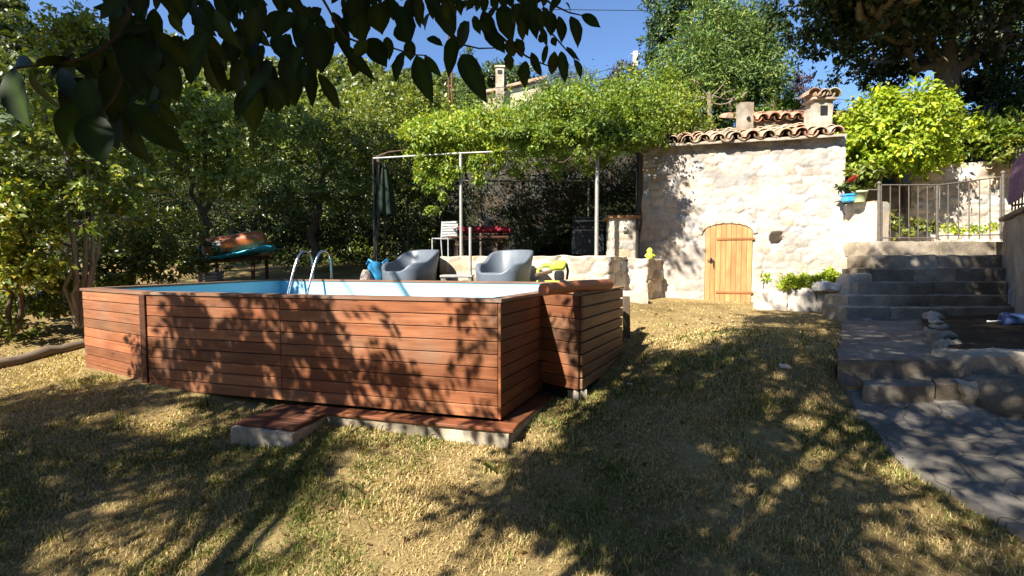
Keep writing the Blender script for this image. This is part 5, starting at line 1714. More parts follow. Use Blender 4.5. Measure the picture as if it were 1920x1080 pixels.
tree("shaded_thicket", "very dark thicket in deep shade between the floats and the parasol", at(590, 490, 13.6), [stem(590, 500, 13.6, 590, 420, 13.6, .06, .02, 16)],
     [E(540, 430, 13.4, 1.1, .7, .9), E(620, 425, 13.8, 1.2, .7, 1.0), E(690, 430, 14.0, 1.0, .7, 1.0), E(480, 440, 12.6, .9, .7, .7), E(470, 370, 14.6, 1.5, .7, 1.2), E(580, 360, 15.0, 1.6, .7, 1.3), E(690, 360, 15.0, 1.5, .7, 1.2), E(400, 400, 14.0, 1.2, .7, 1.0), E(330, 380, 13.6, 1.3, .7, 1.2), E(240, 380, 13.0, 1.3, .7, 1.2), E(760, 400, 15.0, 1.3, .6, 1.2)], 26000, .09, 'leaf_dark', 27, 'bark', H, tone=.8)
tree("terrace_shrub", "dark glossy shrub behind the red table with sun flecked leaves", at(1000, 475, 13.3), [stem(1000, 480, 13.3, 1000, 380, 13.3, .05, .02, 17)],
     [E(990, 430, 13.2, .8, .5, .7), E(1040, 440, 12.9, .6, .5, .6), E(960, 400, 13.4, .7, .5, .6), E(850, 410, 13.6, .9, .5, .8), E(780, 420, 13.2, .7, .5, .8), E(800, 350, 13.4, .7, .5, .6), E(900, 340, 15.0, 1.6, .7, 1.2), E(1010, 330, 15.2, 1.6, .7, 1.2), E(1110, 330, 15.2, 1.4, .7, 1.2), E(850, 300, 15.4, 1.4, .7, 1.1), E(1040, 315, 14.2, 1.2, .35, .8), E(1130, 315, 14.2, 1.2, .35, .8), E(1205, 320, 14.1, .8, .35, 1.0)], 19000, .085, 'leaf_dark', 28, 'bark', cat='shrub', tone=.75)  # leaf tone lowered to deepen the shade at the back of the terrace
# trees beyond
BG = "trees beyond the hedge"
tree("background_tree", "mid green rounded tree below the wooded hill", at(690, 330, 19), [stem(690, 420, 19, 690, 200, 19, .18, .06, 18)],
     [E(660, 225, 19, 1.6, 1.3, 1.1), E(740, 215, 19.5, 1.5, 1.3, 1.2), E(700, 270, 18.5, 2.0, 1.4, 1.2), E(800, 225, 20, 1.3, 1.3, 1.2), E(600, 250, 18.5, 1.5, 1.3, 1.3)], 17000, .16, 'leaf_hedge', 29, 'bark', BG, tone=1.05, yellow=.06)
tree("cypress", "narrow dark cypress beside the rusty pole", at(881, 260, 24), [stem(881, 300, 24, 881, 150, 24, .12, .04, 19)],
     [E(881, 130, 24, .35, .35, 1.1), E(880, 175, 24, .52, .5, 1.5), E(882, 215, 24, .6, .55, 1.2)], 8000, .14, 'leaf_conifer', 30, 'bark', BG, limbs=6, clump=.3, droop=-.6, aspect=.35, tone=.75)
tree("olive_tree", "silvery olive tree beside the ochre house", at(1065, 200, 27), [stem(1065, 260, 27, 1065, 165, 27, .14, .05, 20)],
     [E(1050, 165, 27, 1.2, 1.0, 1.0), E(1085, 160, 27, 1.1, 1.0, 1.0), E(1030, 180, 27, .9, .9, .8), E(1065, 190, 26.5, 1.4, 1.0, .8)], 7000, .15, 'leaf_olive', 31, 'bark', BG, aspect=.3)
tree("purple_bush", "dull purple bush by the concrete post", at(1160, 190, 25), [stem(1160, 230, 25, 1160, 150, 25, .08, .03, 21)],
     [E(1170, 145, 25, .8, .7, .7), E(1148, 160, 25, .7, .6, .5)], 2600, .14, 'leaf_purple', 32, 'bark', BG, limbs=18)
cz = np.random.default_rng(90)
tree("tall_conifer", "tall feathery green conifer behind the tiled roof", at(1345, 250, 21), [stem(1345, 300, 21, 1342, 20, 21, .22, .06, 22)],
     [E(1340, 20, 21, .9, .9, 1.6), E(1330, 75, 21, 1.6, 1.4, 1.4), E(1290, 125, 20.6, 1.5, 1.4, 1.3), E(1385, 85, 21, 1.5, 1.4, 1.4), E(1410, 140, 21, 1.5, 1.4, 1.3), E(1340, 145, 20.4, 1.8, 1.4, 1.3), E(1270, 180, 20.6, 1.4, 1.3, 1.2), E(1350, 200, 21.5, 1.8, 1.3, 1.1), E(1430, 190, 21.5, .9, .9, .9)], 34000, .20, 'leaf_conifer', 33, 'bark', BG, limbs=40, aspect=.28, droop=.05, clump=.24, outw=.3, warm=.35)
tree("broadleaf_tree", "dark green broadleaf tree half hidden behind the conifer", at(1270, 230, 27), [stem(1270, 300, 27, 1270, 60, 27, .2, .06, 23)],
     [E(1255, 30, 27, 1.3, 1.2, 1.4), E(1235, 70, 27, 1.0, 1.0, 1.5), E(1290, 20, 27, 1.4, 1.2, 1.2), E(1420, 60, 26, 1.5, 1.2, 2.0), E(1450, 130, 26, 1.0, 1.0, 1.6), E(1240, 130, 27, .8, .8, 1.0)], 11000, .20, 'leaf_dark', 34, 'bark', BG, tone=1.5)
tree("bare_tree", "thin twiggy brownish tree against the sky above the canopy", at(1500, 230, 26), [stem(1500, 260, 26, 1503, 130, 26, .08, .02, 24)] + [stem(1500, 215 - 12 * k, 26, 1500 + (-1) ** k * (14 - k), 165 - 7 * k, 26, .03, .01, 60 + k) for k in range(6)],
     [E(1500, 160, 26, .5, .5, 1.0), E(1502, 190, 26, .6, .5, .7)], 1500, .13, 'leaf_purple', 35, 'bark', BG, limbs=26, tone=1.3)
tree("pruned_sapling", "slim pale sapling with arching bare branches on the tiled roof edge", at(1330, 250, 12.6), [(wig(at(1330, 262, 12.6), at(1330, 172, 12.6), cz, 5, .02), np.linspace(.07, .055, 6))] +
     [(wig(at(1330, 185, 12.6), at(1330 + dx, 172 + dy, 12.6), cz, 5, .07), np.linspace(.025, .008, 6)) for dx, dy in ((-65, -8), (-45, 6), (48, -4), (60, 14), (-30, -22), (30, -20), (66, 34), (-58, 24))],
     [E(1275, 165, 12.6, .3, .25, .12), E(1385, 178, 12.6, .3, .25, .15), E(1300, 158, 12.6, .2, .2, .12), E(1385, 205, 12.6, .25, .2, .2)], 700, .08, 'leaf_vine', 36, 'pale_bark', BG, limbs=24, per=12)
# big dark tree, upper right
tree("spreading_tree", "large dark spreading tree with flecked pale trunk above the lime bush", at(1780, 260, 14.0),
     [(wig(at(1783, 300, 14), at(1775, 120, 14), cz, 6, .02), np.linspace(.36, .27, 7)), (wig(at(1778, 140, 14), at(1700, -30, 13.5), cz, 6, .05), np.linspace(.2, .1, 7)), (wig(at(1778, 130, 14), at(1800, -60, 13.5), cz, 6, .05), np.linspace(.2, .1, 7)),
      (wig(at(1780, 150, 14), at(1880, 20, 13.5), cz, 6, .05), np.linspace(.15, .08, 7)), (wig(at(1776, 140, 14), at(1630, 60, 13.2), cz, 6, .05), np.linspace(.12, .05, 7))],
     [E(1600, 20, 13.0, 1.7, 1.8, 1.1), E(1560, 60, 13.4, 1.0, 1.0, .5), E(1670, 70, 14.6, 1.5, 1.5, 1.1), E(1650, 135, 15.4, 1.5, 1.2, .65), E(1790, 30, 15.8, 1.9, 1.4, 1.5), E(1890, 60, 15.0, 1.6, 1.6, 1.5), E(1850, 115, 16.4, 1.5, 1.0, .8), E(1910, 150, 14.6, .8, .9, .7), E(1560, -30, 12.6, 1.6, 1.8, 1.0), E(1680, -60, 12.2, 2.2, 2.2, 1.6), E(1820, -80, 12.0, 2.4, 2.4, 1.8), E(1950, -40, 12.4, 2.0, 2.2, 1.8),
      E(1600, -150, 10.8, 2.2, 2.0, 1.0), E(1750, -200, 10.0, 2.4, 2.2, 1.2), E(1950, -200, 10.4, 2.4, 2.2, 1.2)], 40000, .17, 'leaf_dark', 37, 'pale_bark', None, limbs=50, tone=.85, clump=.2, shell=.5)
foliage("sky_screen", [(A(15.5, y, 6.0), (2.4, 3.0, 6.0)) for y in (-6, -1, 4, 9)], 14000, .40, M["leaf_dark"], np.random.default_rng(61), bpy.data.objects["spreading_tree"], clump=.3, shell=.5)  # unseen foliage ring added beyond the right edge to block sky light
tree("dark_shrub", "dark shrub beside the black iron fence", at(1880, 240, 13.5), [stem(1880, 260, 13.5, 1880, 170, 13.5, .06, .03, 25)],
     [E(1880, 190, 13.5, .8, .7, .7), E(1845, 170, 14.0, .7, .7, .6), E(1910, 215, 13.0, .6, .6, .6)], 6000, .12, 'leaf_dark', 38, 'bark', cat='shrub', tone=1.0)
tree("canopy_shrub", "green shrub behind the small tiled canopy", at(1450, 240, 15), [stem(1450, 260, 15, 1450, 200, 15, .05, .02, 26)],
     [E(1455, 190, 15.5, .9, .6, .35), E(1450, 225, 15, 1.0, .6, .4), E(1560, 230, 15, .8, .6, .4)], 4500, .11, 'leaf_vine', 39, 'bark', cat='shrub', tone=.8)

# undergrowth that covers the bank behind the hedge
ug = np.random.default_rng(314)
nu_ = 42000
ux, uy = ug.uniform(-19, 3.0, nu_), ug.uniform(14.9, 20.5, nu_)
cl = np.array([noise.noise(Vector((a * .9, b * .9, 2))) for a, b in zip(ux, uy)])
Pu = np.c_[ux, uy, uz(ux, uy) + .02 + np.clip(.35 + cl * 1.1, .02, 1.2) * ug.random(nu_)]
Vu, Fu = leaf_arrays(Pu, rand_unit(ug, nu_), unit(A(.1, -.7, .7) + rand_unit(ug, nu_) * .7), .13 * (.6 + .8 * ug.random(nu_)), .085 * (.6 + .8 * ug.random(nu_)))
tag(link("undergrowth", np_mesh("undergrowth", Vu, Fu, np.repeat(leaf_cols(ug, nu_, .75 + .5 * cl, .25), 4, 0)), M['leaf_hedge']), "dense green undergrowth covering the bank behind the hedge", "undergrowth", kind='stuff')

# house, poles, wires far behind
hs = thing("ochre_house", at(960, 215, 34), "ochre house with slanting tiled roof and tall chimney behind the vine", "house")
mb = MB()
a, b = at(898, 182, 34), at(1020, 152, 34)
zb2 = at(900, 260, 34)[2]
mb.add([A(a[0], 34, zb2), A(b[0], 34, zb2), b, a, A(a[0], 40, zb2), A(b[0], 40, zb2), b + A(0, 6, 0), a + A(0, 6, 0)], [(0, 1, 2, 3), (5, 4, 7, 6), (1, 5, 6, 2), (4, 0, 3, 7), (3, 2, 6, 7)])
mb.build("wall", M['plaster'], hs)
mb = MB(); mb.box(a + A(-.3, -.3, 0), b - a + A(.5, 0, .1), A(0, 6.6, 0), A(0, 0, .22), (.62, .42, .30), .03); mb.build("roof", M['tile'], hs)
mb = MB(); q = at(929, 205, 33.5); q2 = at(945, 126, 33.5)
mb.rough(q, A(q2[0] - q[0], 0, 0), A(0, .6, 0), A(0, 0, q2[2] - q[2]), .015, .25, 3, (.8, .72, .62)); mb.box(A(q[0] - .06, 33.44, q2[2]), A(q2[0] - q[0] + .12, 0, 0), A(0, .72, 0), A(0, 0, .12), (.8, .72, .62))
ch_ = mb.build("chimney", M['concrete'], hs)
mb = MB(); mb.box(A(q[0] + .15, 33.46, q2[2] - .42), A(.3, 0, 0), A(0, .1, 0), A(0, 0, .22)); mb.build("vent_opening", M['black'], ch_)
rp = thing("rusty_pole", at(845, 220, 21), "tall rusty steel utility pole rising behind the hedge", "utility pole")
q = at(845, 330, 21); zt = at(845, -30, 21)[2]
mb = MB()
for s in (-1, 1): mb.box(A(q[0] + s * .075 - .025, 21, q[2]), A(.05, 0, 0), A(0, .14, 0), A(0, 0, zt - q[2]), (1, 1, 1), .005)
mb.build("shaft", M['rust'], rp)
mb = MB()
for k in range(16): mb.box(A(q[0] - .07, 21.03, q[2] + .3 + k * (zt - q[2] - .6) / 15), A(.14, 0, 0), A(0, .06, 0), A(0, 0, .05))
mb.build("bracing", M['rust'], rp)
mb = MB()
q = at(1190, 250, 30); zt2 = at(1190, 95, 30)[2]
mb.box(A(q[0] - .14, 30, q[2]), A(.28, 0, 0), A(0, .24, 0), A(0, 0, zt2 - q[2]), (1, 1, 1), .02)
mb.tube([A(q[0] - .3, 30.1, zt2 - .15), A(q[0] + .3, 30.1, zt2 - .15)], .03, 6)
tag(mb.build("concrete_post", M['concrete'], None, q), "pale concrete post rising beside the tall conifer and purple bush", "post")
def wire(a, b, sag, r, label, g=None):
    a, b = np.asarray(a), np.asarray(b)
    mb = MB(); mb.tube([a + (b - a) * t - A(0, 0, sag * 4 * t * (1 - t)) for t in np.linspace(0, 1, 17)], r, 5)
    tag(mb.build("overhead_wire", M['wire'], None, (a + b) / 2), label, "wire", "overhead wires")
wire(at(845, 14, 21), at(1640, 17, 40), .15, .018, "highest overhead wire, running from the walnut leaves to the conifer top")
wire(at(845, 172, 21), at(1190, 118, 30), .25, .014, "thin wire sagging from the rusty pole towards the concrete post")
wire(at(1190, 118, 30), at(1650, 190, 34), .5, .016, "thin wire sloping down from behind the conifer to the dark spreading tree")

# wooded hills
def hill(name, ridge, Y0, depth, label, seed, n, L, tone):
    rng = np.random.default_rng(seed)
    pxs = np.array([r[0] for r in ridge]); pys = np.array([r[1] for r in ridge])
    nx, ny = 60, 14
    P = np.zeros((nx, ny, 3))
    for i in range(nx):
        px = pxs[0] + (pxs[-1] - pxs[0]) * i / (nx - 1)
        top_ = at(px, np.interp(px, pxs, pys) + 6, Y0 + depth)
        bot = at(px, 330, Y0)
        for j in range(ny):
            t = j / (ny - 1)
            p = bot + (top_ - bot) * t
            p[2] = bot[2] + (top_[2] - bot[2]) * (t ** .85) + 1.2 * noise.noise(Vector((p[0] * .12, p[1] * .12, seed)))
            P[i, j] = p
    mb = MB(); mb.grid(P, None, True)
    tag(mb.build(name, M['leaf_dark']), label, "hill", kind='structure')
    # woodland on it: crowns of leaf clumps
    K = n // 55
    ii, jj = rng.random(K) * (nx - 1), rng.random(K) * (ny - 1)
    i0, j0 = ii.astype(int).clip(0, nx - 2), jj.astype(int).clip(0, ny - 2)
    fi, fj = (ii - i0)[:, None], (jj - j0)[:, None]
    C = P[i0, j0] * (1 - fi) * (1 - fj) + P[i0 + 1, j0] * fi * (1 - fj) + P[i0, j0 + 1] * (1 - fi) * fj + P[i0 + 1, j0 + 1] * fi * fj
    R = (1.1 + 1.3 * rng.random(K)) * Y0 / 70
    idx = np.repeat(np.arange(K), 55)
    d = rand_unit(rng, len(idx)); d[:, 2] = np.abs(d[:, 2])
    Pn = C[idx] + d * R[idx][:, None] * (.75 + .35 * rng.random((len(idx), 1))) + A(0, 0, .3)
    D = rand_unit(rng, len(idx)); Nn = unit(d + rand_unit(rng, len(idx)) * .5)
    ln = L * (.6 + .8 * rng.random(len(idx)))
    V, Fq = leaf_arrays(Pn, D, Nn, ln, ln * .8)
    ct_ = (.6 + .7 * rng.random(K))[idx] * tone
    c = np.repeat(leaf_cols(rng, len(idx), ct_, .2), 4, 0)
    tag(link("woodland", np_mesh("woodland", V, Fq, c), M['leaf_hedge']), label.replace("hill", "woodland on the hill"), "woodland", kind='stuff')
hill("hill", [(140, 40), (380, 85), (520, 122), (600, 128), (640, 112), (690, 122), (760, 142), (850, 150), (960, 158), (1040, 175), (1150, 190), (1300, 215)], 75, 45, "low green hill behind the hedge", 5, 42000, 1.0, .75)
hill("hill", [(-260, -120), (-80, -60), (20, -10), (60, 40), (110, 110), (200, 150), (330, 190), (480, 230)], 55, 30, "dark steep hill at the upper left", 6, 26000, .8, .55)
tree("ridge_tree", "rounded dark tree on the ridge behind the ochre house chimney", at(985, 165, 48), [stem(985, 220, 48, 985, 150, 48, .2, .08, 71)], [E(985, 150, 48, 2.0, 1.6, 1.3), E(920, 148, 49, 1.6, 1.5, 1.2), E(945, 140, 50, 1.6, 1.5, 1.0)], 4000, .35, 'leaf_dark', 72, 'bark', BG, tone=1.5)

# log edging at the left
a, b = ground_hit(-60, 705), ground_hit(162, 650)
mb = MB(); mb.tube(wig(a + A(0, 0, .05), b + A(0, 0, .05), np.random.default_rng(6), 8, .015), [.075, .085, .08, .085, .075, .08, .07, .075, .06], 12); tag(mb.build("log_edging", M['old_wood'], None, at(80, 675, 6.6)), "weathered log edging the dark bed beside the pool's narrow end", "log")
# dry leaf + pale stones on the lawn
for i, (px, py, s, lab) in enumerate(((1470, 690, .05, "round pale stone on the shaded lawn near the raised path"), (1180, 723, .032, "small white stone near the pump box"), (1610, 745, .04, "pale pebble beside the low steps"), (1620, 605, .11, "flat pale stone where the raised path meets the lawn below the steps"), (1500, 580, .09, "pale stone below the planter wall"), (1645, 590, .07, "small stone in front of the bottom step"))):
    q = ground_hit(px, py); mb = MB(); mb.rough(q - A(s, s * .7, s * .3), A(2 * s, 0, 0), A(0, 1.4 * s, 0), A(0, 0, s), s * .35, s * .5, 6, (.8, .76, .70), s * .4)
    tag(mb.build("loose_stone", M['stone'], None, q), lab, "stone", "loose stones on the lawn")
q = ground_hit(905, 885)
V_, F_ = leaf_arrays(np.array([q + A(0, 0, .05)]), np.array([A(.5, -.6, .15)]), np.array([A(.5, -.3, .8)]), np.array([.16]), np.array([.05]), .2)
dlf = bpy.data.meshes.new("dry_leaf"); dlf = np_mesh("dry_leaf", V_, F_, np.tile(A(6, 4, 3), (4, 1)))
tag(link("dry_leaf", dlf, M['leaf_walnut'], None, q), "curled dry brown leaf lying on the shaded grass", "leaf")

# ------------------------------------------------------------------ the walnut overhead: hanging twigs in view, and the crown whose shade falls over the garden
wr = np.random.default_rng(123)
TRK = A(-4.6, -2.6, float(gz(-4.6, -2.6)))
wal = thing("walnut_tree", TRK, "old walnut overhead whose dark leafy branches hang into the top of the view", "tree")

def big_leaf(P, D, Nn, L, Wd, rng, bend=.18):
    """rounded, slightly cupped leaf with drip tip: 2 x 9 outline"""
    D = unit(D); Sd = unit(np.cross(D, Nn)); Nn = np.cross(Sd, D)
    ts = np.array([0, .08, .2, .35, .5, .65, .8, .91, 1.0])
    wd = np.array([.04, .42, .78, .97, 1.0, .88, .58, .24, .0]) * .5 * Wd
    wd = wd * (1 + .06 * rng.normal(size=9))
    vs = []
    cv = rng.normal() * .12 + bend
    for t, w in zip(ts, wd):
        c = P + D * L * t - Nn * cv * L * t * t
        vs += [c + Sd * w + Nn * w * .30, c, c - Sd * w + Nn * w * .30]
    fs = []
    for i in range(8):
        a = i * 3
        fs += [(a, a + 1, a + 4, a + 3), (a + 1, a + 2, a + 5, a + 4)]
    return vs, fs

lv, lf, lc = [], [], []
def add_leaf(P, D, L, Wd, face=None):
    rng = wr
    Nn = unit((A(0, -1, .1) if face is None else face) + rand_unit(rng, 1)[0] * .55)
    vs, fs = big_leaf(P, D, Nn, L, Wd, rng)
    b = len(lv)
    lv.extend(vs); lf.extend([tuple(b + i for i in f) for f in fs])
    t = .7 + .6 * rng.random()
    hu = t * (1 + .1 * rng.normal())
    for q in range(len(vs)): lc.append((hu * (1.9 if q % 3 == 1 else 1), t * (1.9 if q % 3 == 1 else 1), t * .9))
def leaf_px(bx, by, tx, ty, w, Y):
    P, T = at(bx, by, Y), at(tx, ty, Y + wr.normal() * .04)
    D = T - P; L = np.linalg.norm(D)
    add_leaf(P, D, L * 1.05, w / F * Y)
twigs = MB()
LV = [(22, 128, 42, 230, 58, 1.15), (58, 132, 108, 212, 46, 1.2), (62, 118, 18, 116, 26, 1.2), (66, 116, 150, 118, 34, 1.15), (172, 214, 184, 292, 54, 1.15), (152, 188, 116, 270, 48, 1.25), (238, 196, 318, 272, 50, 1.2), (235, 215, 262, 300, 46, 1.25),
      (150, 100, 215, 160, 44, 1.2), (205, 120, 232, 255, 50, 1.2), (110, 132, 148, 190, 36, 1.3), (285, 95, 322, 165, 60, 1.1), (300, 60, 352, 130, 50, 1.2), (250, 60, 268, 170, 60, 1.15), (230, 30, 240, 120, 60, 1.2),
      (475, 150, 470, 245, 40, 1.3), (455, 110, 440, 185, 40, 1.4), (500, 110, 505, 205, 44, 1.4), (545, 90, 550, 185, 44, 1.35), (588, 45, 604, 135, 54, 1.4), (560, 30, 585, 110, 40, 1.5), (580, 115, 585, 190, 24, 1.5), (596, 138, 640, 202, 26, 1.6),
      (636, 32, 646, 98, 28, 2.0), (655, 5, 680, 75, 40, 1.9), (612, 75, 595, 40, 25, 2.0), (690, 72, 722, 120, 38, 2.0), (674, 94, 658, 142, 26, 2.0), (640, 82, 702, 150, 22, 2.0), (757, 96, 737, 146, 26, 2.1), (780, 104, 806, 186, 36, 2.0), (796, 104, 823, 142, 17, 2.1),
      (852, 66, 838, 134, 28, 2.1), (866, 102, 898, 164, 40, 2.0), (770, 75, 768, 112, 26, 2.2), (800, 72, 830, 84, 24, 2.2), (880, 40, 868, 92, 40, 2.0), (905, 20, 930, 90, 30, 2.1), (915, 60, 945, 92, 26, 2.1), (955, 72, 962, 106, 24, 2.2), (968, 72, 981, 106, 22, 2.2), (955, 98, 954, 134, 20, 2.3),
      (986, 114, 979, 160, 25, 2.2), (996, 98, 1014, 142, 16, 2.2), (1026, 84, 1017, 118, 13, 2.3), (1012, 80, 1020, 62, 13, 2.3), (1040, 96, 1034, 140, 20, 2.2), (1052, 96, 1060, 148, 20, 2.2), (1076, 112, 1094, 144, 18, 2.3), (1062, 88, 1080, 108, 9, 2.3), (1070, 30, 1090, 80, 27, 2.2), (1090, 28, 1125, 47, 18, 2.2), (1048, 30, 1054, 78, 24, 2.2),
      (1030, 20, 1033, 66, 26, 2.2), (1000, 15, 1003, 66, 26, 2.2), (975, 8, 985, 60, 28, 2.1), (1060, 5, 1075, 20, 12, 2.4), (1035, 70, 1042, 86, 12, 2.4), (940, 10, 955, 66, 34, 2.1), (820, 10, 850, 60, 44, 1.9), (745, 10, 770, 66, 40, 1.9), (705, 5, 715, 62, 40, 1.9), (1015, 50, 1025, 85, 12, 2.4)]
for l in LV: leaf_px(*l)
MASS = [([(190, -60), (600, -60), (610, 90), (560, 165), (470, 190), (425, 140), (335, 115), (310, 220), (240, 225), (190, 130)], 200, 1.1, 2.0, .092),
        ([(590, -60), (1075, -60), (1060, 40), (960, 66), (860, 60), (720, 62), (640, 50)], 145, 1.8, 2.6, .082),
        ([(120, 100), (240, 90), (250, 250), (200, 230), (130, 150)], 26, 1.15, 1.4, .115),
        ([(560, -60), (800, -60), (800, 110), (700, 110), (600, 60)], 30, 1.8, 2.3, .1)]
for poly, n, Ya, Yb, L in MASS:
    xs_ = [p[0] for p in poly]; ys_ = [p[1] for p in poly]
    k = 0
    while k < n:
        x, y = wr.uniform(min(xs_), max(xs_)), wr.uniform(min(ys_), max(ys_))
        if not inpoly(x, y, poly): continue
        k += 1
        ang = wr.normal() * .55
        add_leaf(at(x, y - 20, wr.uniform(Ya, Yb)), A(math.sin(ang), wr.normal() * .3, -math.cos(ang)), L * wr.uniform(.75, 1.15), L * wr.uniform(.42, .58))
TWG = [[(230, -80, 1.2), (260, 40, 1.2), (200, 110, 1.2), (120, 118, 1.2), (25, 128, 1.18)], [(260, 40, 1.2), (235, 130, 1.2), (220, 200, 1.2), (172, 214, 1.15)], [(420, -80, 1.4), (470, 40, 1.35), (500, 110, 1.35), (475, 150, 1.3)],
       [(560, -80, 1.6), (620, 20, 1.8), (640, 80, 2.0), (700, 75, 2.0), (760, 95, 2.1), (800, 104, 2.1)], [(760, -60, 1.9), (830, 30, 2.0), (870, 100, 2.0), (930, 90, 2.1)], [(900, -60, 2.0), (1000, 30, 2.2), (1050, 85, 2.25), (1078, 112, 2.3)], [(960, -50, 2.1), (1040, 15, 2.2), (1092, 29, 2.2)], [(930, 60, 2.1), (985, 112, 2.2), (1040, 128, 2.25)], [(590, 60, 1.5), (600, 138, 1.6)]]
for tw_ in TWG:
    pts = [at(*p) for p in tw_]
    pts2 = []
    for i in range(len(pts) - 1): pts2 += [pts[i], (pts[i] + pts[i + 1]) / 2 + wr.normal(size=3) * .012]
    pts2.append(pts[-1])
    for _ in range(2):
        pts2 = [pts2[0]] + [(a * .25 + b * .5 + c * .25) for a, b, c in zip(pts2[:-2], pts2[1:-1], pts2[2:])] + [pts2[-1]]
    twigs.tube(pts2, np.linspace(.006, .0025, len(pts2)), 6, cap=False)
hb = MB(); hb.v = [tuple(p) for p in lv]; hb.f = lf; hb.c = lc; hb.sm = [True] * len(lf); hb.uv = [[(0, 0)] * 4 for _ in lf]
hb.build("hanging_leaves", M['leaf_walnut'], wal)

# where the crown's shade falls (picture outlines of the shade) -> sprays of leaves up the sun's path
SHADE = [([(1045, 830), (1100, 765), (1170, 705), (1185, 645), (1260, 655), (1340, 652), (1425, 612), (1450, 585), (1600, 572), (1700, 560), (2050, 560), (2150, 1300), (1260, 1300), (1185, 1010), (1110, 930), (1010, 885)], 1.25),
         ([(-250, 745), (190, 712), (330, 728), (480, 765), (640, 840), (770, 845), (700, 905), (600, 960), (520, 1030), (330, 1150), (-300, 1150)], 1.1),
         ([(760, 885), (930, 848), (1060, 862), (1080, 900), (960, 905), (880, 950), (770, 1010), (700, 1000), (790, 930)], .75),
         ([(520, 1150), (640, 1050), (760, 1030), (700, 1100), (640, 1150)], .6), ([(840, 1080), (900, 1010), (1010, 935), (1070, 945), (980, 1010), (930, 1080)], .6),
         ([(1230, 645), (1250, 615), (1320, 612), (1345, 640), (1300, 655)], .6), ([(-60, 735), (60, 715), (160, 712), (120, 735)], .5)]
NAP = TR / -TR[2]      # per metre of fall
sp_pos = []
def add_spray_targets(G, hlo, hhi, tries=6):
    for g in G:
        for _ in range(tries):
            h = wr.uniform(hlo, hhi)
            p = g - NAP * h
            x, y, z = proj(p)
            if z > 0.05 and -90 < x < 2010 and -90 < y < 1170: continue
            sp_pos.append(p); break
# lawn
dens = 15.0
n = int(dens * 22 * 12)
gx, gy = wr.uniform(-9, 8.5, n), wr.uniform(.6, 9.6, n)
gzz = gz(gx, gy)
px_, py_, pz_ = proj(np.c_[gx, gy, gzz])
dn = np.zeros(n)
for poly, d in SHADE:
    m = inpoly(px_, py_, poly) & (pz_ > .3); dn[m] = np.maximum(dn[m], d)
nz_ = np.array([noise.noise(Vector((a * 1.1, b * 1.1, 4))) for a, b in zip(gx, gy)])
keep = wr.random(n) < dn * np.clip(1.0 + nz_ * .9, .3, 1.5)
add_spray_targets(np.c_[gx, gy, gzz][keep], 4.0, 7.5)
keep2 = wr.random(n) < dn * np.clip(.75 + nz_ * 1.2, .05, 1.5) * .8
add_spray_targets(np.c_[gx, gy, gzz][keep2], 7.5, 11)
# steps and right-hand wall
k = 420
px2, py2 = wr.uniform(1600, 1960, k), wr.uniform(455, 600, k)
ok = ~((px2 < 1680) & (py2 < 505) & (wr.random(k) < .7))
add_spray_targets([at(a, b, np.interp(b, [450, 600], [9.0, 7.3])) for a, b in zip(px2[ok], py2[ok])], 5.5, 8.5)
n3 = 420
bx_, by_ = wr.uniform(-8.5, -1.6, n3), wr.uniform(10.4, 14.5, n3)
add_spray_targets(np.c_[bx_, by_, gz(bx_, by_)], 6.0, 9.5, 10)
# boards of the pool front
PF = [([(330, 545), (470, 545), (560, 570), (640, 600), (668, 660), (680, 740), (600, 770), (420, 745), (400, 660), (345, 640)], 1.0), ([(340, 545), (480, 545), (560, 600), (660, 660), (670, 740), (420, 740), (350, 640)], 1.0), ([(270, 640), (330, 640), (420, 700), (440, 745), (280, 720)], .7), ([(870, 560), (938, 560), (938, 790), (870, 790), (900, 700)], .75),
      ([(720, 640), (760, 650), (790, 760), (720, 770)], .6), ([(560, 560), (620, 560), (660, 640), (600, 640)], .45)]
k = 165
s_, z_ = wr.uniform(0, LF, k), wr.uniform(WALLB, RIM, k)
G = hpt(FR, 0) + dF * s_[:, None] + A(0, 0, 1) * z_[:, None]
px_, py_, _ = proj(G)
dn = np.zeros(k)
for poly, d in PF:
    m = inpoly(px_, py_, poly); dn[m] = np.maximum(dn[m], d)
add_spray_targets(G[wr.random(k) < dn], 3.2, 5.0)
# pump box front
add_spray_targets([at(wr.uniform(1040, 1090), wr.uniform(560, 740), 5.05) for _ in range(5)], 3.8, 5.5)
add_spray_targets([at(wr.uniform(1196, 1265 + 20 * wr.random()), wr.uniform(300, 480), 10.8) for _ in range(34)], 5, 7)  # unseen sprays added to cast the vine's speckled shadow on the facade
# hedge in shade
for poly, Y, n_ in (([(440, 385), (700, 375), (720, 520), (430, 520)], 12.2, 480), ([(430, 440), (690, 440), (690, 490), (430, 525)], 11.8, 240), ([(150, 430), (430, 430), (430, 520), (150, 620), (0, 640), (0, 560)], 9.2, 230), ([(440, 380), (860, 370), (860, 480), (440, 500)], 13.6, 330), ([(1480, -40), (1920, -40), (1920, 170), (1640, 170)], 12.4, 0)):
    k = 0
    xs_ = [p[0] for p in poly]; ys_ = [p[1] for p in poly]
    G = []
    while k < n_:
        x, y = wr.uniform(min(xs_), max(xs_)), wr.uniform(min(ys_), max(ys_))
        if inpoly(x, y, poly): G.append(at(x, y, Y)); k += 1
    add_spray_targets(G, 6.0, 9.5, 10)
# the hanging twigs themselves are under the crown
for x0, x1, y0, y1, Y0, Y1, n_ in ((-40, 620, -60, 300, 1.0, 1.7, 150), (580, 1130, -60, 165, 1.8, 2.5, 110)):
    add_spray_targets([at(wr.uniform(x0, x1), wr.uniform(y0, y1), wr.uniform(Y0, Y1)) for _ in range(n_ * 2)], 1.0, 3.8, 12)

SP = np.array(sp_pos)
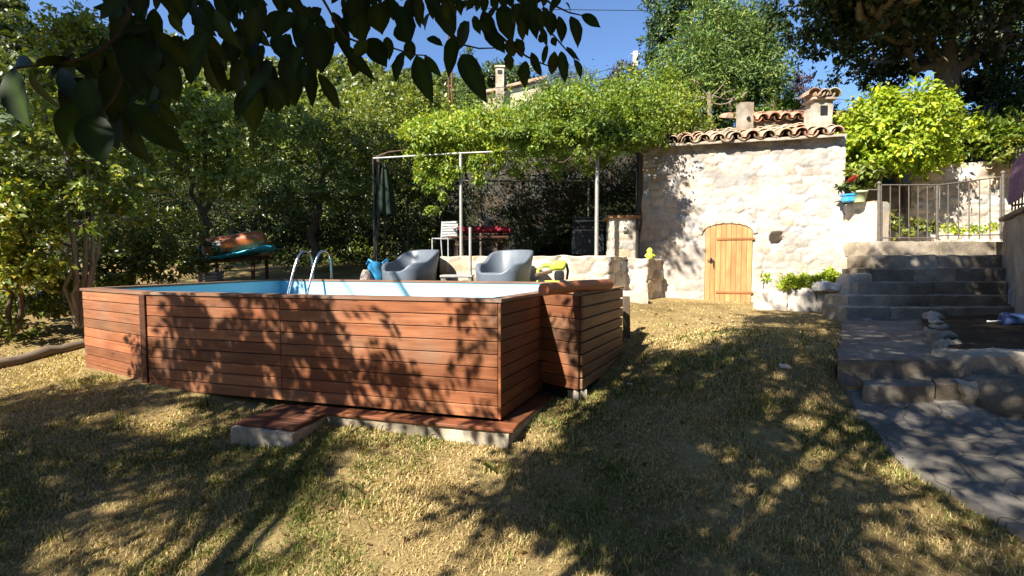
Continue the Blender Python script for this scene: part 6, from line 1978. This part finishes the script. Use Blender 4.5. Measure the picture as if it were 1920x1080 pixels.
# open sky between the boughs: leave out sprays that would shade these sunny patches of the lawn
LIT = [[(640, 852), (800, 846), (960, 838), (950, 880), (860, 915), (640, 905)], [(560, 1015), (700, 955), (860, 940), (970, 1000), (950, 1200), (540, 1200)], [(985, 955), (1180, 955), (1250, 1200), (960, 1200)],
       [(1190, 568), (1415, 568), (1400, 605), (1330, 640), (1200, 650)], [(-80, 690), (170, 655), (330, 712), (180, 712), (-80, 735)], [(1460, 790), (1520, 770), (1570, 860), (1500, 850)], [(1680, 940), (1840, 930), (1850, 1010), (1700, 1010)], [(1160, 1075), (1240, 1030), (1300, 1110)], [(180, 1000), (330, 985), (360, 1080), (200, 1080)], [(230, 790), (350, 775), (380, 800), (240, 815)], [(1290, 810), (1350, 800), (1360, 850), (1300, 850)]]
def land(P):
    h = P[:, 2] - .2
    for _ in range(4):
        q = P + NAP * h[:, None]
        h = P[:, 2] - gz(q[:, 0], q[:, 1])
    return P + NAP * h[:, None]
def in_lit(P, rad):
    Q = land(P)
    bad = np.zeros(len(P), bool)
    for dx, dy in ((0, 0), (rad, 0), (-rad, 0), (0, rad), (0, -rad)):
        x, y, z = proj(Q + A(dx, dy, 0))
        for poly in LIT: bad |= inpoly(x, y, poly) & (z > .3)
    return bad
SP = SP[~in_lit(SP, .18)]
def sprays(SP, rng):
    V, Fq, C = [], [], []
    P, D, Nn, L = [], [], [], []
    for p in SP:
        m = 3
        for _ in range(m):
            ax = unit(A(*rng.normal(size=2), -.35 + .4 * rng.normal()))
            st = p + rng.normal(size=3) * .12
            up = unit(A(0, 0, 1) + rng.normal(size=3) * .35)
            sd2 = unit(np.cross(ax, up))
            ln = .26 + .14 * rng.random()
            for q in range(4):
                t = .25 + .25 * q
                for s in (-1, 1):
                    if q == 3 and s == 1: continue
                    d = unit(sd2 * s * .85 + ax * .6) if q < 3 else ax
                    P.append(st + ax * ln * t); D.append(unit(d + A(0, 0, -.25))); Nn.append(up + rng.normal(size=3) * .25); L.append((.105 + .05 * q * .5) * (.8 + .4 * rng.random()))
    P, D, Nn, L = map(np.array, (P, D, Nn, L))
    V, Fq = leaf_arrays(P, D, unit(Nn), L, L * .52, .05)
    return V, Fq, np.repeat(leaf_cols(rng, len(P), np.ones(len(P)), .15), 4, 0)
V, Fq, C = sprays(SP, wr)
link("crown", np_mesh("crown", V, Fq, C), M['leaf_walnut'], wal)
LOW = [(A(x, -13 - .1 * abs(x), 8.0), (3.4, 2.4, 4.0)) for x in (-14, -8.5, -3, 2.5, 8, 13)] + [(A(13.5, y, 7.0), (2, 3, 4.0)) for y in (-8, -2)] + [(A(x, -9.5 - .1 * abs(x), 3.2), (3.0, 2.2, 3.4)) for x in (-12, -7.5, -3, 1.5, 6, 10.5)] + [(A(-14.5, y, 2.8), (1.8, 2.6, 2.8)) for y in (-6, -2, 2)] + [(A(11.5, y, 3.2), (2, 2.6, 3.2)) for y in (-6, -2, 1.5)]
foliage("sky_screen", LOW, 60000, .40, M['leaf_walnut'], wr, wal, clump=.3, shell=.5)  # unseen foliage added behind and beside the camera to dim the sky
# trunk, limbs and boughs reaching the clusters of sprays
tk = MB()
fork = TRK + A(.3, .5, 2.9)
tk.tube(wig(TRK - A(0, 0, .2), fork, wr, 5, .02), [.42, .36, .32, .30, .29, .30], 14)
cellk = {}
for p in SP:
    cellk.setdefault((round(p[0] / 2.4), round(p[1] / 2.4)), []).append(p)
def infr(p):
    x, y, z = proj(p); return z > .05 and -60 < x < 1980 and -60 < y < 1140
for key, pts in cellk.items():
    m = np.mean(pts, 0)
    mid = (fork + m) / 2 + A(0, 0, .5)
    bough = [fork + (mid - fork) * t for t in (0, .33, .66)] + [mid + (m - mid) * t for t in (0, .33, .66, 1)]
    sd_ = np.array([q + NAP * (q[2] - .8) for q in bough for _ in (0,)])
    bd_ = np.array([bough[i] + (bough[i + 1] - bough[i]) * t for i in range(len(bough) - 1) for t in (0, .25, .5, .75)])
    sd_ = bd_ + NAP * (bd_[:, 2:] - .8)
    if ((sd_[:, 0] < -3.9) & (sd_[:, 1] > 5.0) & (sd_[:, 1] < 7.6)).any(): continue
    if any(infr(q) for q in bough) or in_lit(np.array(bough), .1).any(): continue
    tk.tube(bough, np.linspace(.06, .012, 7), 7, cap=False)
    for p in pts[::5]:
        if not infr((p + m) / 2): tk.tube([m, (m + p) / 2 + A(0, 0, .1), p], [.014, .01, .006], 4, cap=False)
tk.build("trunk", M['bark'], wal)
twigs.build("twigs", bark_mat('twig bark', (.07, .055, .04), (.035, .026, .02)), wal)

# ------------------------------------------------------------------ grass blades
gr = np.random.default_rng(55)
def scatter(n, x0, x1, y0, y1):
    return gr.uniform(x0, x1, n), gr.uniform(y0, y1, n)
parts = [scatter(230000, -5.6, 3.4, 2.0, 4.7), scatter(150000, -8.5, 4.6, 4.5, 7.0), scatter(60000, -9.5, 6.4, 6.5, 10.6)]
gx = np.concatenate([p[0] for p in parts]); gy = np.concatenate([p[1] for p in parts])
tcx, tcy = scatter(260, -5, 4, 2.2, 7.5)
tk_ = gr.integers(0, 260, 5200)
gx = np.r_[gx, tcx[tk_] + gr.normal(size=5200) * .035]; gy = np.r_[gy, tcy[tk_] + gr.normal(size=5200) * .035]
tuft = np.r_[np.zeros(len(gx) - 5200), np.ones(5200)]
px_, py_, _ = proj(np.c_[gx, gy, gz(gx, gy)])
ok = (px_ > -60) & (px_ < 1980) & (py_ < 1130)
Opl = shrink(-.10)
ok &= ~inpoly(gx, gy, [tuple(p) for p in Opl])
ok &= ~inpoly(gx, gy, [tuple(p[:2]) for p in (hpt(FR, 0) - dF * .16 + nF * .2, pF + nF * .2, pF, hpt(FR, 0) + dR * 2.1, hpt(FR, 0) + dR * 2.1 + nR * .2, hpt(FR, 0) + nR * .2)])
ok &= ~inpoly(gx, gy, [tuple((cc_ + (c - cc_) * 1.04)[:2]) for c in cs])
ok &= ~inpoly(gx, gy, [tuple(q[:2]) for q in (o_, o_ + dF * .70, o_ + dF * .70 + nF * .66, o_ + nF * .66)])
lxg = np.interp(gy, [0.4, 1.5, 2.62, 2.86, 3.31, 4.2], [2.95, 2.95, 2.85, 2.80, 2.78, 3.02])
crp = gr.random(len(gx)) ** 3 * .16
ok &= ~((gy < 4.25) & (gx > lxg - .01 + crp))
ok &= ~((gy >= 4.05) & (gx > 3.02 + (gy - 4.36) * .725 - .02 + crp))
ok &= ~((gy > 9.3) & (gx > -1.5) & (gx < 2.7))
nz1 = np.zeros(len(gx)); nz2 = np.zeros(len(gx))
for i in np.where(ok)[0]:
    nz1[i] = noise.noise(Vector((gx[i] * .9, gy[i] * .9, 9))); nz2[i] = noise.noise(Vector((gx[i] * 3.1, gy[i] * 3.1, 2)))
ok &= gr.random(len(gx)) < np.clip(.62 + nz2 * .9, .08, 1) * np.where(gy > 7.6, .45, 1)
gx, gy, nz1, nz2, px_, py_, tuft = gx[ok], gy[ok], nz1[ok], nz2[ok], px_[ok], py_[ok], tuft[ok]
n = len(gx)
base = np.c_[gx, gy, gz(gx, gy) - .006]
green = np.clip(.06 + nz1 * .9 + .55 * np.exp(-(((px_ - 560) / 260) ** 2 + ((py_ - 880) / 100) ** 2)) + .25 * np.exp(-(((px_ - 1650) / 260) ** 2 + ((py_ - 900) / 150) ** 2)) - .5 * (gy > 6.5), 0, 1)
isg = gr.random(n) < np.maximum(green * .8, tuft * .45)
hgt = (.015 + .028 * gr.random(n) ** 2) * (1 + .6 * isg) * (1 + 1.1 * tuft) * (1 + .5 * np.clip(nz2, 0, 1)) * np.clip(1.1 - (gy - 5) * .08, .6, 1.1)
ang = gr.uniform(0, 2 * math.pi, n); lean = .25 + .9 * gr.random(n)
dirx = np.c_[np.cos(ang), np.sin(ang), np.zeros(n)]
side = np.c_[-np.sin(ang), np.cos(ang), np.zeros(n)]
wd = (.0022 + .0022 * gr.random(n)) * np.clip(gy / 3, .8, 2.4)
b1, b2 = base + side * wd[:, None], base - side * wd[:, None]
mid_ = base + A(0, 0, 1) * (hgt * .62)[:, None] + dirx * (hgt * lean * .35)[:, None]
m1, m2 = mid_ + side * wd[:, None] * .8, mid_ - side * wd[:, None] * .8
tip = base + A(0, 0, 1) * (hgt * (1 - .25 * lean))[:, None] + dirx * (hgt * lean)[:, None]
V = np.stack([b1, b2, m2, m1, tip], 1).reshape(-1, 3)
ib = np.arange(n) * 5
T = np.concatenate([np.c_[ib, ib + 1, ib + 2], np.c_[ib, ib + 2, ib + 3], np.c_[ib + 3, ib + 2, ib + 4]])
tn = (.65 + .6 * gr.random(n))[:, None]
colr = np.where(isg[:, None], A(.17, .20, .045), A(.57, .445, .215)) * tn
colr[(gr.random(n) < .12)] *= A(.55, .45, .4)
tag(link("grass", np_mesh("grass", V, T, np.repeat(colr, 5, 0)), M['grass']), "short dry straw coloured grass with green patches", "grass", kind='stuff')
# fallen leaves and crumbs on the lawn
nl = 900
fx, fy = gr.uniform(-5, 4, nl), gr.uniform(2.2, 9, nl)
ok = ~inpoly(fx, fy, [tuple(p) for p in shrink(-.3)]) & ~inpoly(fx, fy, [tuple((cc_ + (c - cc_) * 1.1)[:2]) for c in cs])
ok &= gr.random(nl) < np.where(fx > .8, 1, .45)
fx, fy = fx[ok], fy[ok]; nl = len(fx)
V, T = leaf_arrays(np.c_[fx, fy, gz(fx, fy) + .022], np.c_[gr.normal(size=(nl, 2)), gr.normal(size=nl) * .12], np.c_[gr.normal(size=(nl, 2)) * .35, np.ones(nl)], .03 + .045 * gr.random(nl), .016 + .02 * gr.random(nl), .25)
tag(link("leaf_litter", np_mesh("leaf_litter", V, T, np.repeat(np.where(gr.random(nl)[:, None] < .6, A(.20, .12, .055), A(.33, .25, .12)) * (.6 + .7 * gr.random((nl, 1))), 4, 0)), M['grass']), "small fallen dry leaves scattered over the lawn", "leaves", kind='stuff')
print("sprays", len(SP), "blades", n)
